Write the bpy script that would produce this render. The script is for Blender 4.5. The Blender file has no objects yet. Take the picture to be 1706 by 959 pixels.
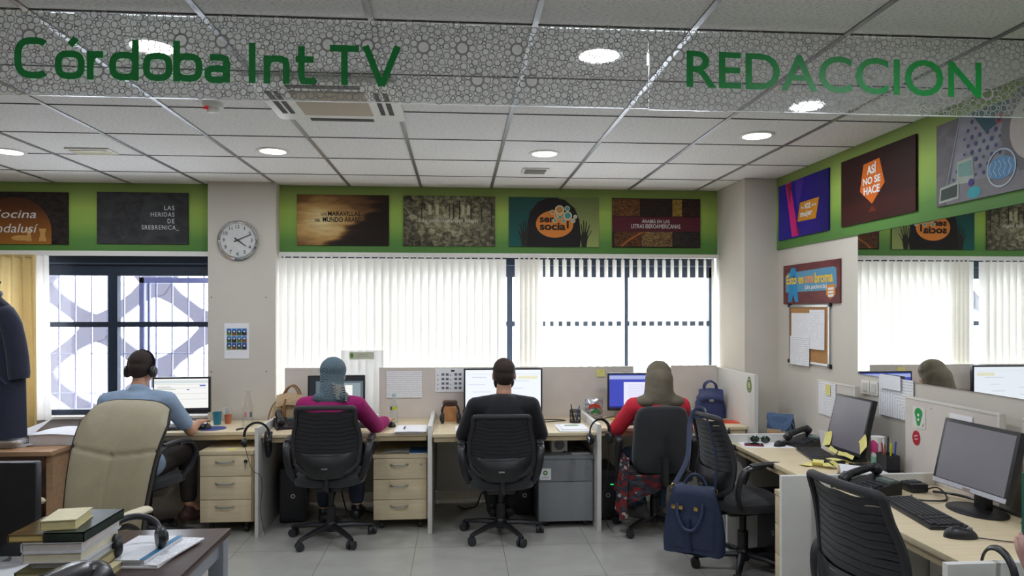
import bpy, bmesh, math, random
from mathutils import Vector, Matrix, Euler
random.seed(7)
PI = math.pi
R = math.radians
COL = bpy.context.scene.collection
V = Vector

# ------------------------------------------------------------------ materials
def lin(c):
    return tuple((x/12.92 if x <= .04045 else ((x+.055)/1.055)**2.4) for x in [v/255. for v in c])
def hexc(h):
    h = h.lstrip('#'); return lin((int(h[0:2],16), int(h[2:4],16), int(h[4:6],16)))
MATS = {}
def base_mat(name):
    m = bpy.data.materials.new(name); m.use_nodes = True
    nt = m.node_tree; nt.nodes.clear()
    out = nt.nodes.new('ShaderNodeOutputMaterial')
    return m, nt, out
def N(nt, kind, **kw):
    n = nt.nodes.new('ShaderNode'+kind)
    for k, v in kw.items():
        if k.startswith('i_'): n.inputs[k[2:].replace('_', ' ')].default_value = v
        else: setattr(n, k, v)
    return n
def ramp(nt, stops, interp='LINEAR'):
    n = nt.nodes.new('ShaderNodeValToRGB'); cr = n.color_ramp; cr.interpolation = interp
    while len(cr.elements) < len(stops): cr.elements.new(.5)
    for e, (p, c) in zip(cr.elements, stops):
        e.position = p; e.color = (*c, 1)
    return n
def M(name, col, rough=.5, metal=0., spec=.5, var=.06, scale=30., bump=0., bscale=200., emit=None, estr=0., alpha=None, sheen=0., coat=0., trans=0.):
    """plain principled surface whose colour drifts a little with a noise texture"""
    if name in MATS: return MATS[name]
    if isinstance(col, str): col = hexc(col)
    m, nt, out = base_mat(name)
    b = N(nt, 'BsdfPrincipled')
    b.inputs['Roughness'].default_value = rough; b.inputs['Metallic'].default_value = metal
    b.inputs['Specular IOR Level'].default_value = spec
    if sheen: b.inputs['Sheen Weight'].default_value = sheen
    if coat: b.inputs['Coat Weight'].default_value = coat
    tc = N(nt, 'TexCoord')
    nz = N(nt, 'TexNoise'); nz.inputs['Scale'].default_value = scale; nz.inputs['Detail'].default_value = 3
    nt.links.new(tc.outputs['Object'], nz.inputs['Vector'])
    lo = tuple(max(0, c*(1-var)) for c in col); hi = tuple(min(1, c*(1+var)) for c in col)
    rp = ramp(nt, [(.3, lo), (.7, hi)])
    nt.links.new(nz.outputs['Fac'], rp.inputs['Fac']); nt.links.new(rp.outputs['Color'], b.inputs['Base Color'])
    if emit is not None:
        b.inputs['Emission Color'].default_value = (*(hexc(emit) if isinstance(emit, str) else emit), 1)
        b.inputs['Emission Strength'].default_value = estr
    if bump:
        n2 = N(nt, 'TexNoise'); n2.inputs['Scale'].default_value = bscale; n2.inputs['Detail'].default_value = 4
        nt.links.new(tc.outputs['Object'], n2.inputs['Vector'])
        bp = N(nt, 'Bump'); bp.inputs['Strength'].default_value = bump; bp.inputs['Distance'].default_value = .004
        nt.links.new(n2.outputs['Fac'], bp.inputs['Height']); nt.links.new(bp.outputs['Normal'], b.inputs['Normal'])
    nt.links.new(b.outputs['BSDF'], out.inputs['Surface'])
    MATS[name] = m; return m
def emis(name, col, s):
    if name in MATS: return MATS[name]
    if isinstance(col, str): col = hexc(col)
    m, nt, out = base_mat(name)
    e = N(nt, 'Emission'); e.inputs['Color'].default_value = (*col, 1); e.inputs['Strength'].default_value = s
    nt.links.new(e.outputs[0], out.inputs['Surface']); MATS[name] = m; return m
def screen(name, col, s=.75):
    """lit display: light of its own with a glossy front"""
    if name in MATS: return MATS[name]
    if isinstance(col, str): col = hexc(col)
    m, nt, out = base_mat(name)
    b = N(nt, 'BsdfPrincipled'); b.inputs['Base Color'].default_value = (.01, .01, .012, 1); b.inputs['Roughness'].default_value = .35
    b.inputs['Emission Color'].default_value = (*col, 1); b.inputs['Emission Strength'].default_value = s
    nt.links.new(b.outputs[0], out.inputs['Surface']); MATS[name] = m; return m
def glassy(name, tint=(1,1,1), gloss=.08, rough=.02, white=0.):
    """thin clear sheet: mostly transparent, a little mirror, optional milky part"""
    if name in MATS: return MATS[name]
    m, nt, out = base_mat(name)
    t = N(nt, 'BsdfTransparent'); t.inputs['Color'].default_value = (*tint, 1)
    g = N(nt, 'BsdfGlossy'); g.inputs['Roughness'].default_value = rough
    lw = N(nt, 'LayerWeight'); lw.inputs['Blend'].default_value = .25
    mp = N(nt, 'MapRange'); mp.inputs['To Min'].default_value = gloss; mp.inputs['To Max'].default_value = min(1, gloss+.5)
    nt.links.new(lw.outputs['Facing'], mp.inputs['Value'])
    mx = N(nt, 'MixShader'); nt.links.new(mp.outputs[0], mx.inputs[0])
    nt.links.new(t.outputs[0], mx.inputs[1]); nt.links.new(g.outputs[0], mx.inputs[2])
    last = mx
    if white:
        d = N(nt, 'BsdfDiffuse'); d.inputs['Color'].default_value = (.9, .9, .9, 1)
        m2 = N(nt, 'MixShader'); m2.inputs[0].default_value = white
        nt.links.new(mx.outputs[0], m2.inputs[1]); nt.links.new(d.outputs[0], m2.inputs[2]); last = m2
    nt.links.new(last.outputs[0], out.inputs['Surface']); MATS[name] = m; return m
def fabric_light(name, col, trans=.5, rough=.9):
    """thin cloth that lets daylight glow through"""
    if name in MATS: return MATS[name]
    if isinstance(col, str): col = hexc(col)
    m, nt, out = base_mat(name)
    tc = N(nt, 'TexCoord'); nz = N(nt, 'TexNoise'); nz.inputs['Scale'].default_value = 60
    nt.links.new(tc.outputs['Object'], nz.inputs['Vector'])
    rp = ramp(nt, [(.3, tuple(c*.95 for c in col)), (.7, col)]); nt.links.new(nz.outputs['Fac'], rp.inputs['Fac'])
    d = N(nt, 'BsdfDiffuse'); t = N(nt, 'BsdfTranslucent')
    nt.links.new(rp.outputs[0], d.inputs['Color']); nt.links.new(rp.outputs[0], t.inputs['Color'])
    mx = N(nt, 'MixShader'); mx.inputs[0].default_value = trans
    nt.links.new(d.outputs[0], mx.inputs[1]); nt.links.new(t.outputs[0], mx.inputs[2])
    nt.links.new(mx.outputs[0], out.inputs['Surface']); MATS[name] = m; return m
def wood(name, c1, c2, scale=(3, 40, 40), rough=.45):
    if name in MATS: return MATS[name]
    m, nt, out = base_mat(name)
    b = N(nt, 'BsdfPrincipled'); b.inputs['Roughness'].default_value = rough
    tc = N(nt, 'TexCoord'); mp = N(nt, 'Mapping'); mp.inputs['Scale'].default_value = scale
    nz = N(nt, 'TexNoise'); nz.inputs['Scale'].default_value = 2.; nz.inputs['Detail'].default_value = 6; nz.inputs['Distortion'].default_value = .4
    nt.links.new(tc.outputs['Object'], mp.inputs['Vector']); nt.links.new(mp.outputs[0], nz.inputs['Vector'])
    rp = ramp(nt, [(.3, hexc(c1)), (.7, hexc(c2))]); nt.links.new(nz.outputs['Fac'], rp.inputs['Fac'])
    nt.links.new(rp.outputs[0], b.inputs['Base Color']); nt.links.new(b.outputs[0], out.inputs['Surface'])
    MATS[name] = m; return m
def printed(name, paper='#f2f2f4', ink='#7b7f88', rows=26., dens=.5):
    """sheet of paper with faint rows of print; object space: x across, z up (or y)"""
    if name in MATS: return MATS[name]
    m, nt, out = base_mat(name)
    b = N(nt, 'BsdfPrincipled'); b.inputs['Roughness'].default_value = .8
    tc = N(nt, 'TexCoord')
    sp = N(nt, 'SeparateXYZ'); nt.links.new(tc.outputs['Generated'], sp.inputs[0])
    ad = N(nt, 'Math', operation='MAXIMUM'); nt.links.new(sp.outputs['Z'], ad.inputs[0]); nt.links.new(sp.outputs['Y'], ad.inputs[1])
    ml = N(nt, 'Math', operation='MULTIPLY'); ml.inputs[1].default_value = rows; nt.links.new(ad.outputs[0], ml.inputs[0])
    fr = N(nt, 'Math', operation='FRACT'); nt.links.new(ml.outputs[0], fr.inputs[0])
    lt = N(nt, 'Math', operation='LESS_THAN'); lt.inputs[1].default_value = .45; nt.links.new(fr.outputs[0], lt.inputs[0])
    mp = N(nt, 'Mapping'); mp.inputs['Scale'].default_value = (16, 16, rows*1.1); nt.links.new(tc.outputs['Generated'], mp.inputs['Vector'])
    nz = N(nt, 'TexNoise'); nz.inputs['Scale'].default_value = 1.6; nt.links.new(mp.outputs[0], nz.inputs['Vector'])
    gt = N(nt, 'Math', operation='GREATER_THAN'); gt.inputs[1].default_value = dens; nt.links.new(nz.outputs['Fac'], gt.inputs[0])
    an = N(nt, 'Math', operation='MULTIPLY'); nt.links.new(lt.outputs[0], an.inputs[0]); nt.links.new(gt.outputs[0], an.inputs[1])
    h = N(nt, 'Math', operation='MULTIPLY'); h.inputs[1].default_value = .38; nt.links.new(an.outputs[0], h.inputs[0])
    mx = N(nt, 'MixRGB'); mx.inputs[1].default_value = (*hexc(paper), 1); mx.inputs[2].default_value = (*hexc(ink), 1)
    nt.links.new(h.outputs[0], mx.inputs[0]); nt.links.new(mx.outputs[0], b.inputs['Base Color'])
    nt.links.new(b.outputs[0], out.inputs['Surface']); MATS[name] = m; return m
def grad(name, stops, axis='Z', noise=0., nscale=4., rough=.6, coords='Generated', stretch=(1,1,1), hi=None):
    """printed panel: colour ramp along one axis, broken up by noise"""
    if name in MATS: return MATS[name]
    m, nt, out = base_mat(name)
    b = N(nt, 'BsdfPrincipled'); b.inputs['Roughness'].default_value = rough; b.inputs['Specular IOR Level'].default_value = .25
    tc = N(nt, 'TexCoord'); sp = N(nt, 'SeparateXYZ'); nt.links.new(tc.outputs[coords], sp.inputs[0])
    src = sp.outputs[axis]
    if noise:
        mp = N(nt, 'Mapping'); mp.inputs['Scale'].default_value = stretch; nt.links.new(tc.outputs[coords], mp.inputs['Vector'])
        nz = N(nt, 'TexNoise'); nz.inputs['Scale'].default_value = nscale; nz.inputs['Detail'].default_value = 5; nz.inputs['Distortion'].default_value = .6
        nt.links.new(mp.outputs[0], nz.inputs['Vector'])
        s1 = N(nt, 'Math', operation='SUBTRACT'); s1.inputs[1].default_value = .5; nt.links.new(nz.outputs['Fac'], s1.inputs[0])
        s2 = N(nt, 'Math', operation='MULTIPLY_ADD'); s2.inputs[1].default_value = noise
        nt.links.new(s1.outputs[0], s2.inputs[0]); nt.links.new(src, s2.inputs[2]); src = s2.outputs[0]
    rp = ramp(nt, [(p, hexc(c)) for p, c in stops]); nt.links.new(src, rp.inputs['Fac'])
    nt.links.new(rp.outputs[0], b.inputs['Base Color']); nt.links.new(b.outputs[0], out.inputs['Surface'])
    MATS[name] = m; return m

# ------------------------------------------------------------------ mesh building
def sm(pts, k=6, closed=False):
    """Catmull-Rom through points"""
    P = [V(p) for p in pts]; n = len(P); out = []
    rng = range(n) if closed else range(n-1)
    for i in rng:
        p0 = P[(i-1) % n] if closed or i > 0 else P[0]*2-P[1]
        p1, p2 = P[i], P[(i+1) % n]
        p3 = P[(i+2) % n] if closed or i+2 < n else P[-1]*2-P[-2]
        for j in range(k):
            t = j/k
            out.append(.5*((2*p1)+(p2-p0)*t+(2*p0-5*p1+4*p2-p3)*t*t+(3*p1-p0-3*p2+p3)*t**3))
    if not closed: out.append(P[-1])
    return out
TXT = {}
def text_geo(s, bold=0., shear=0., spacing=1.):
    key = (s, bold, shear, spacing)
    if key in TXT: return TXT[key]
    cu = bpy.data.curves.new('lettering', 'FONT'); cu.body = s; cu.offset = bold; cu.shear = shear; cu.space_character = spacing
    cu.resolution_u = 4
    o = bpy.data.objects.new('lettering', cu); COL.objects.link(o)
    bpy.context.view_layer.update()
    me = bpy.data.meshes.new_from_object(o)
    vs = [tuple(v.co) for v in me.vertices]; fs = [tuple(p.vertices) for p in me.polygons]
    bpy.data.objects.remove(o); bpy.data.curves.remove(cu); bpy.data.meshes.remove(me)
    x0 = min(v[0] for v in vs); x1 = max(v[0] for v in vs); y0 = min(v[1] for v in vs); y1 = max(v[1] for v in vs)
    TXT[key] = ([((v[0]-x0)/(x1-x0), (v[1]-y0)/(y1-y0)) for v in vs], fs, (x1-x0)/(y1-y0)); return TXT[key]

class MB:
    def __init__(s, mat=None):
        s.v = []; s.f = []; s.mi = []; s.mats = []; s.cur = 0
        if mat: s.use(mat)
    def use(s, mat):
        if mat not in s.mats: s.mats.append(mat)
        s.cur = s.mats.index(mat); return s
    def add(s, vs, fs, T=None):
        o = len(s.v)
        s.v += [(T @ V(v)) if T else V(v) for v in vs]
        s.f += [tuple(i+o for i in f) for f in fs]; s.mi += [s.cur]*len(fs); return s
    def bm(s, b, T=None):
        b.verts.ensure_lookup_table(); b.verts.index_update()
        s.add([v.co.copy() for v in b.verts], [[v.index for v in f.verts] for f in b.faces], T); b.free(); return s
    def box(s, x0, x1, y0, y1, z0, z1, bev=0., T=None, seg=2):
        b = bmesh.new(); bmesh.ops.create_cube(b, size=1)
        for v in b.verts:
            v.co = V(((x0+x1)/2+v.co.x*(x1-x0), (y0+y1)/2+v.co.y*(y1-y0), (z0+z1)/2+v.co.z*(z1-z0)))
        if bev:
            bmesh.ops.bevel(b, geom=b.edges[:], offset=bev, segments=seg, profile=.6, affect='EDGES')
        return s.bm(b, T)
    def tube(s, pts, r, n=8, closed=False, fx=1., fy=1., T=None, up=None):
        P = [V(p) for p in pts]; m = len(P)
        rr = r if isinstance(r, (list, tuple)) else [r]*m
        vs = []; fs = []
        nrm = None
        for i in range(m):
            a = P[(i-1) % m] if (closed or i > 0) else P[i]
            c = P[(i+1) % m] if (closed or i < m-1) else P[i]
            t = (c-a).normalized() if (c-a).length > 1e-9 else V((0, 0, 1))
            if up is not None: nrm = V(up)-t*V(up).dot(t)
            elif nrm is None: nrm = t.orthogonal()
            else: nrm = nrm-t*nrm.dot(t)
            if nrm.length < 1e-6: nrm = t.orthogonal()
            nrm.normalize(); bn = t.cross(nrm)
            for k in range(n):
                an = 2*PI*k/n
                vs.append(P[i]+nrm*(math.cos(an)*rr[i]*fx)+bn*(math.sin(an)*rr[i]*fy))
        for i in range(m if closed else m-1):
            j = (i+1) % m
            for k in range(n):
                l = (k+1) % n
                fs.append((i*n+k, i*n+l, j*n+l, j*n+k))
        if not closed:
            fs.append(tuple(range(n-1, -1, -1))); fs.append(tuple((m-1)*n+k for k in range(n)))
        return s.add(vs, fs, T)
    def cyl(s, p0, p1, r0, r1=None, n=16, T=None):
        return s.tube([p0, p1], [r0, r0 if r1 is None else r1], n, T=T)
    def lathe(s, prof, c=(0, 0, 0), n=24, T=None):
        vs = []; fs = []; k = len(prof)
        for i in range(n):
            a = 2*PI*i/n
            for r, z in prof: vs.append((c[0]+r*math.cos(a), c[1]+r*math.sin(a), c[2]+z))
        for i in range(n):
            j = (i+1) % n
            for q in range(k-1): fs.append((i*k+q, j*k+q, j*k+q+1, i*k+q+1))
        fs.append(tuple(i*k for i in range(n-1, -1, -1))); fs.append(tuple(i*k+k-1 for i in range(n)))
        return s.add(vs, fs, T)
    def sph(s, c, r, nu=16, nv=10, T=None):
        r = r if isinstance(r, (tuple, list)) else (r, r, r)
        b = bmesh.new(); bmesh.ops.create_uvsphere(b, u_segments=nu, v_segments=nv, radius=1)
        for v in b.verts: v.co = V((c[0]+v.co.x*r[0], c[1]+v.co.y*r[1], c[2]+v.co.z*r[2]))
        return s.bm(b, T)
    def cap(s, p0, p1, r0, r1=None, n=12):
        """capsule for blobby figures"""
        r1 = r0 if r1 is None else r1
        s.cyl(p0, p1, r0, r1, n); s.sph(p0, r0, n, 8); s.sph(p1, r1, n, 8); return s
    def prism(s, poly, t, T=None, z0=0.):
        n = len(poly)
        vs = [(p[0], p[1], z0) for p in poly]+[(p[0], p[1], z0+t) for p in poly]
        fs = [tuple(range(n-1, -1, -1)), tuple(range(n, 2*n))]+[(i, (i+1) % n, n+(i+1) % n, n+i) for i in range(n)]
        return s.add(vs, fs, T)
    def flat(s, poly, z=0., T=None):
        return s.add([(p[0], p[1], z) for p in poly], [tuple(range(len(poly)))], T)
    def disc(s, cx, cy, rx, ry=None, z=0., T=None, n=28):
        ry = rx if ry is None else ry
        return s.flat([(cx+rx*math.cos(2*PI*i/n), cy+ry*math.sin(2*PI*i/n)) for i in range(n)], z, T)
    def ring(s, cx, cy, r0, r1, z=0., T=None, n=24, teeth=0., tn=0):
        vs = []; fs = []
        for i in range(n):
            a = 2*PI*i/n
            k = r1+(teeth if tn and (i % 2) else 0)
            vs += [(cx+r0*math.cos(a), cy+r0*math.sin(a), z), (cx+k*math.cos(a), cy+k*math.sin(a), z)]
        for i in range(n):
            j = (i+1) % n; fs.append((2*i, 2*i+1, 2*j+1, 2*j))
        return s.add(vs, fs, T)
    def text(s, string, x, y, w, h, z=.001, T=None, bold=0., shear=0., align='L', spacing=1.):
        """letters fitted in a box (x,y = left bottom, or right bottom for align R, centre bottom for C); w None keeps proportion"""
        vs, fs, ar = text_geo(string, bold, shear, spacing)
        if w is None: w = h*ar
        if h is None: h = w/ar
        x0 = x if align == 'L' else (x-w if align == 'R' else x-w/2)
        return s.add([(x0+a*w, y+b*h, z) for a, b in vs], fs, T)
    def sheet(s, fn, nu, nv, th=0., T=None):
        P = [[V(fn(i/nu, j/nv)) for j in range(nv+1)] for i in range(nu+1)]
        idx = lambda i, j: i*(nv+1)+j
        vs = [P[i][j] for i in range(nu+1) for j in range(nv+1)]
        fs = [(idx(i, j), idx(i+1, j), idx(i+1, j+1), idx(i, j+1)) for i in range(nu) for j in range(nv)]
        if th:
            off = len(vs); nn = []
            for i in range(nu+1):
                for j in range(nv+1):
                    du = P[min(i+1, nu)][j]-P[max(i-1, 0)][j]; dv = P[i][min(j+1, nv)]-P[i][max(j-1, 0)]
                    q = du.cross(dv); q = q.normalized() if q.length > 1e-12 else V((0, 0, 1)); nn.append(q)
            vs = vs+[v-q*th for v, q in zip(vs, nn)]
            fs = fs+[tuple(off+k for k in reversed(f)) for f in fs]
            rim = [idx(i, 0) for i in range(nu+1)]+[idx(nu, j) for j in range(1, nv+1)]+[idx(i, nv) for i in range(nu-1, -1, -1)]+[idx(0, j) for j in range(nv-1, 0, -1)]
            for a, b in zip(rim, rim[1:]+rim[:1]): fs.append((b, a, off+a, off+b))
        return s.add(vs, fs, T)
    def mesh(s, name, inv=None, ang=38):
        me = bpy.data.meshes.new(name)
        vs = [(inv @ v) if inv else v for v in s.v]
        me.from_pydata([tuple(v) for v in vs], [], s.f); 
        for m in s.mats: me.materials.append(m)
        if len(s.mats) > 1: me.polygons.foreach_set('material_index', s.mi)
        me.polygons.foreach_set('use_smooth', [True]*len(me.polygons))
        me.update(); me.set_sharp_from_angle(angle=R(ang)); return me

def tag(o, label=None, cat=None, group=None, kind=None):
    if label: o['label'] = label
    if cat: o['category'] = cat
    if group: o['group'] = group
    if kind: o['kind'] = kind
    return o
def thing(name, label, cat, loc=(0, 0, 0), rz=0., group=None):
    o = bpy.data.objects.new(name, None); COL.objects.link(o); o.empty_display_size = .1
    o.location = loc; o.rotation_euler = (0, 0, rz)
    return tag(o, label, cat, group)
def mat_of(o): return Matrix.Translation(o.location) @ o.rotation_euler.to_matrix().to_4x4()
def world_of(o):
    m = mat_of(o)
    while o.parent: o = o.parent; m = mat_of(o) @ m
    return m
def part(name, mb, parent, label=None, world=False, ang=38):
    """one mesh as a child; world=True when the builder holds scene coordinates"""
    inv = world_of(parent).inverted() if world else None
    o = bpy.data.objects.new(name, mb.mesh(name, inv, ang) if isinstance(mb, MB) else mb); COL.objects.link(o); o.parent = parent
    if label: o['label'] = label
    return o
def solo(name, mb, label, cat, group=None, kind=None, ang=38):
    """a thing that is one mesh, built in scene coordinates, origin at its base"""
    xs = [v.x for v in mb.v]; ys = [v.y for v in mb.v]; zs = [v.z for v in mb.v]
    b = V(((min(xs)+max(xs))/2, (min(ys)+max(ys))/2, min(zs)))
    o = bpy.data.objects.new(name, mb.mesh(name, Matrix.Translation(-b), ang)); COL.objects.link(o); o.location = b
    return tag(o, label, cat, group, kind)
def struct(name, mb, parent=None):
    o = bpy.data.objects.new(name, mb.mesh(name)); COL.objects.link(o)
    if parent: o.parent = parent
    else: o['kind'] = 'structure'
    return o
def TR(x, y, z, rz=0., rx=0., ry=0.):
    return Matrix.Translation((x, y, z)) @ Euler((rx, ry, rz)).to_matrix().to_4x4()
def back_face(x, y, z):   # plane on the back wall, x to the right, y up, z towards the room
    return Matrix(((1, 0, 0, x), (0, 0, -1, y), (0, 1, 0, z), (0, 0, 0, 1)))
def right_face(x, y, z):  # plane on the right wall
    return Matrix(((0, 0, -1, x), (-1, 0, 0, y), (0, 1, 0, z), (0, 0, 0, 1)))
def up_face(x, y, z, rz=0.):
    return TR(x, y, z, rz)
def copy_tree(o, parent=None):
    c = o.copy(); COL.objects.link(c)
    if parent: c.parent = parent
    for ch in list(o.children): copy_tree(ch, c)
    return c
def blob(mb, voxel, smooth=6, decimate=None):
    """melt overlapping solids into one continuous skin"""
    me = mb.mesh('skin'); o = bpy.data.objects.new('skin', me); COL.objects.link(o)
    m = o.modifiers.new('r', 'REMESH'); m.mode = 'VOXEL'; m.voxel_size = voxel; m.use_smooth_shade = True
    s = o.modifiers.new('s', 'SMOOTH'); s.iterations = smooth; s.factor = .5
    if decimate:
        d = o.modifiers.new('d', 'DECIMATE'); d.ratio = decimate
    dg = bpy.context.evaluated_depsgraph_get(); dg.update()
    res = bpy.data.meshes.new_from_object(o.evaluated_get(dg))
    bpy.data.objects.remove(o); bpy.data.meshes.remove(me)
    res.materials.clear()
    for k in mb.mats: res.materials.append(k)
    res.polygons.foreach_set('use_smooth', [True]*len(res.polygons)); res.update()
    return res
LAMP = 8.5; SKY = 9.; EXPO = .22
# ------------------------------------------------------------------ palette
m_wall = M('wall paint', '#d2ccc0', .85, var=.025, scale=3, bump=.05, bscale=120)
m_wallgrey = M('shade tinted wall paint', '#b9b1b0', .85, var=.03, scale=3)  # same light wall, greyed in its colour for the shade under the desks
m_white = M('white laminate', '#d9d8d2', .5, var=.02)
m_plast_w = M('white plastic', '#e6e4de', .4, var=.02)
m_part = M('partition board', '#d6cdc4', .8, var=.03, scale=8)
m_partedge = M('partition edge trim', '#d8d3c8', .5, var=.02)
m_beech = wood('light maple laminate', '#dac8a4', '#e6d5b3', (2, 22, 22), .38)
m_beech_edge = wood('maple edge band', '#bfab85', '#cdb996', (2, 22, 22), .45)
m_beech_dark = wood('shaded maple board', '#a98f63', '#b89e72', (2, 22, 22), .5)
m_black = M('black plastic', '#1f1f22', .38, var=.12)
m_blackm = M('matt black plastic', '#2b2b2e', .55, var=.1)
m_blackf = M('black woven fabric', '#29292c', .95, var=.3, scale=250, bump=.25, bscale=500, sheen=.2)
m_grey = M('grey sheet metal', '#85878a', .4, var=.03)
m_steel = M('brushed steel', '#b9bcc0', .28, metal=1., var=.05)
m_chrome = M('chrome', '#d8dadd', .08, metal=1., var=.02)
m_navy = M('navy window frame', '#1d2b3d', .45, var=.08)
m_paper = M('paper', '#efeff2', .85, var=.02)
m_print = printed('printed sheet')
m_print2 = printed('printed table sheet', rows=14, dens=.42, ink='#8f93a0')
m_yellow = M('yellow sticky note', '#e6de8a', .8, var=.05)
m_green = M('green vinyl letters', '#0f9442', .45, var=.08, scale=60)
m_ring = M('grey vinyl pattern', '#a3a2a2', .6, var=.05)

# ------------------------------------------------------------------ structure of the room
CE = 2.70; XL = -5.4; XR = 2.58; YB = 6.18; YF = -3.2
mt, nt, out = base_mat('floor tiles')
b = N(nt, 'BsdfPrincipled'); b.inputs['Roughness'].default_value = .22
tc = N(nt, 'TexCoord'); mp = N(nt, 'Mapping'); mp.inputs['Location'].default_value = (.292, .50, 0)
br = N(nt, 'TexBrick'); br.offset = 0.; br.squash = 1.
for k, v in (('Scale', 1.), ('Mortar Size', .0022), ('Brick Width', .604), ('Row Height', .604), ('Mortar Smooth', .2), ('Bias', 0.)): br.inputs[k].default_value = v
br.inputs['Color1'].default_value = (*hexc('#b3b2ab'), 1); br.inputs['Color2'].default_value = (*hexc('#adaca5'), 1); br.inputs['Mortar'].default_value = (*hexc('#7d7b74'), 1)
nt.links.new(tc.outputs['Object'], mp.inputs[0]); nt.links.new(mp.outputs[0], br.inputs['Vector'])
nz = N(nt, 'TexNoise'); nz.inputs['Scale'].default_value = 5; nz.inputs['Detail'].default_value = 6; nt.links.new(tc.outputs['Object'], nz.inputs[0])
rp = ramp(nt, [(.3, (.86,)*3), (.7, (1.,)*3)]); nt.links.new(nz.outputs['Fac'], rp.inputs[0])
mx = N(nt, 'MixRGB', blend_type='MULTIPLY'); mx.inputs[0].default_value = 1.
nt.links.new(br.outputs['Color'], mx.inputs[1]); nt.links.new(rp.outputs[0], mx.inputs[2]); nt.links.new(mx.outputs[0], b.inputs['Base Color'])
nt.links.new(b.outputs[0], out.inputs[0])
struct('floor', MB(mt).box(XL, XR+.2, YF, 6.4, -.1, 0))

# mineral-fibre ceiling tiles
mt, nt, out = base_mat('mineral fibre ceiling tiles')
b = N(nt, 'BsdfPrincipled'); b.inputs['Roughness'].default_value = .95; b.inputs['Specular IOR Level'].default_value = .1
tc = N(nt, 'TexCoord'); n1 = N(nt, 'TexNoise'); n1.inputs['Scale'].default_value = 110; n1.inputs['Detail'].default_value = 3
mp = N(nt, 'Mapping'); mp.inputs['Scale'].default_value = (.6, 1.5, 1); nt.links.new(tc.outputs['Object'], mp.inputs[0]); nt.links.new(mp.outputs[0], n1.inputs[0])
rp = ramp(nt, [(.34, hexc('#d3d1ce')), (.52, hexc('#f0efed'))]); nt.links.new(n1.outputs['Fac'], rp.inputs[0])
nt.links.new(rp.outputs[0], b.inputs['Base Color'])
bp = N(nt, 'Bump'); bp.inputs['Strength'].default_value = .3; bp.inputs['Distance'].default_value = .003
nt.links.new(n1.outputs['Fac'], bp.inputs['Height']); nt.links.new(bp.outputs[0], b.inputs['Normal']); nt.links.new(b.outputs[0], out.inputs[0])
struct('ceiling', MB(mt).box(XL, XR+.2, YF, 6.4, CE, CE+.1))
m_tbar = M('ceiling grid bar', '#8d8c8d', .3, metal=.6, var=.05)
m_gap = M('shadow gap', '#3b3938', .9, var=.1)
g = MB(m_tbar); x = .287-.604*9
while x < XR:
    if x > XL: g.box(x-.011, x+.011, YF, YB, CE-.006, CE+.002)
    x += .604
struct('trim_1', g)
g = MB(m_gap); y = 2.64-.603*9
while y < YB:
    if y > YF: g.box(XL, XR, y-.005, y+.005, CE-.003, CE+.002)
    y += .603
struct('trim_2', g)

w = MB(m_wall)
w.box(XL, XR+.2, YB, 6.42, 2.11, CE+.05)
w.box(XL, -3.98, YB, 6.42, 0, 2.11)
w.box(-2.06, -1.51, 6.2, 6.42, 0, 2.11)
w.use(m_wallgrey); w.box(-3.98, XR+.2, YB, 6.42, 0, .74)
struct('wall_back', w)
struct('wall_right', MB(m_wall).box(XR, XR+.2, YF, 6.42, 0, CE))
struct('wall_left', MB(m_wall).box(XL-.2, XL, YF, 6.42, 0, CE))
struct('wall_front', MB(m_wall).box(XL, XR+.2, YF-.2, YF, 0, CE))
struct('trim_3', MB(m_wall).box(-2.06, -1.51, 6.04, YB+.02, 0, CE, bev=.004))      # pillar with the clock
struct('trim_4', MB(m_wall).box(2.3, XR+.01, 5.56, YB+.02, 0, CE, bev=.004))        # corner pillar
struct('baseboard_back', MB(M('baseboard', '#d9d2c4', .5)).box(-3.98, 2.3, YB-.014, YB, 0, .075))
struct('baseboard_right', MB(MATS['baseboard']).box(XR-.014, XR, YF, 5.56, 0, .075))

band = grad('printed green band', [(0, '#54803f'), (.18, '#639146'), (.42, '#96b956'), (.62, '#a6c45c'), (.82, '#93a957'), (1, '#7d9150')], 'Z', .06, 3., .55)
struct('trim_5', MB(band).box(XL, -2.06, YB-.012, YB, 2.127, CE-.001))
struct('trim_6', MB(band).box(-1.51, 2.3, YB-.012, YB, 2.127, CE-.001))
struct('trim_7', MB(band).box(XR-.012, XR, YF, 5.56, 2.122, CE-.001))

# ------------------------------------------------------------------ windows
m_pane = glassy('window pane', (1, 1, 1), .02)
def window(name, x0, x1, mull, y=6.29):
    f = MB(m_navy)
    f.box(x0, x1, y-.03, y+.03, 1.93, 2.02); f.box(x0, x1, y-.05, y+.03, 2.02, 2.12)
    f.box(x0, x1, y-.03, y+.03, .74, .80); f.box(x0, x0+.05, y-.03, y+.03, .74, 2.11); f.box(x1-.04, x1, y-.03, y+.03, .74, 2.11)
    for m, wd in mull: f.box(m-wd/2, m+wd/2, y-.032, y+.032, .78, 1.95)
    f.box(x0, x1, y-.027, y+.027, 1.495, 1.54)
    f.use(M('steel blue trim', '#5f7288', .4)); f.box(x0, x1, y-.056, y-.05, 2.028, 2.036)
    o = struct(name, f)
    p = bpy.data.objects.new('pane', MB(m_pane).box(x0, x1, y-.003, y+.003, .76, 2.0).mesh('pane')); COL.objects.link(p); p.parent = o
    return o
window('window_1', -3.98, -2.06, [(-2.915, .075)])
window('window_2', -1.51, 2.3, [(-.52, .05), (.456, .05), (1.50, .035)])
struct('trim_8', MB(m_plast_w).box(-3.98, -2.06, 6.105, 6.16, 2.09, 2.127))
struct('trim_9', MB(M('window sill stone', '#d7d2c8', .4)).box(-3.98, -2.06, 6.15, 6.4, .735, .755))

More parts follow.
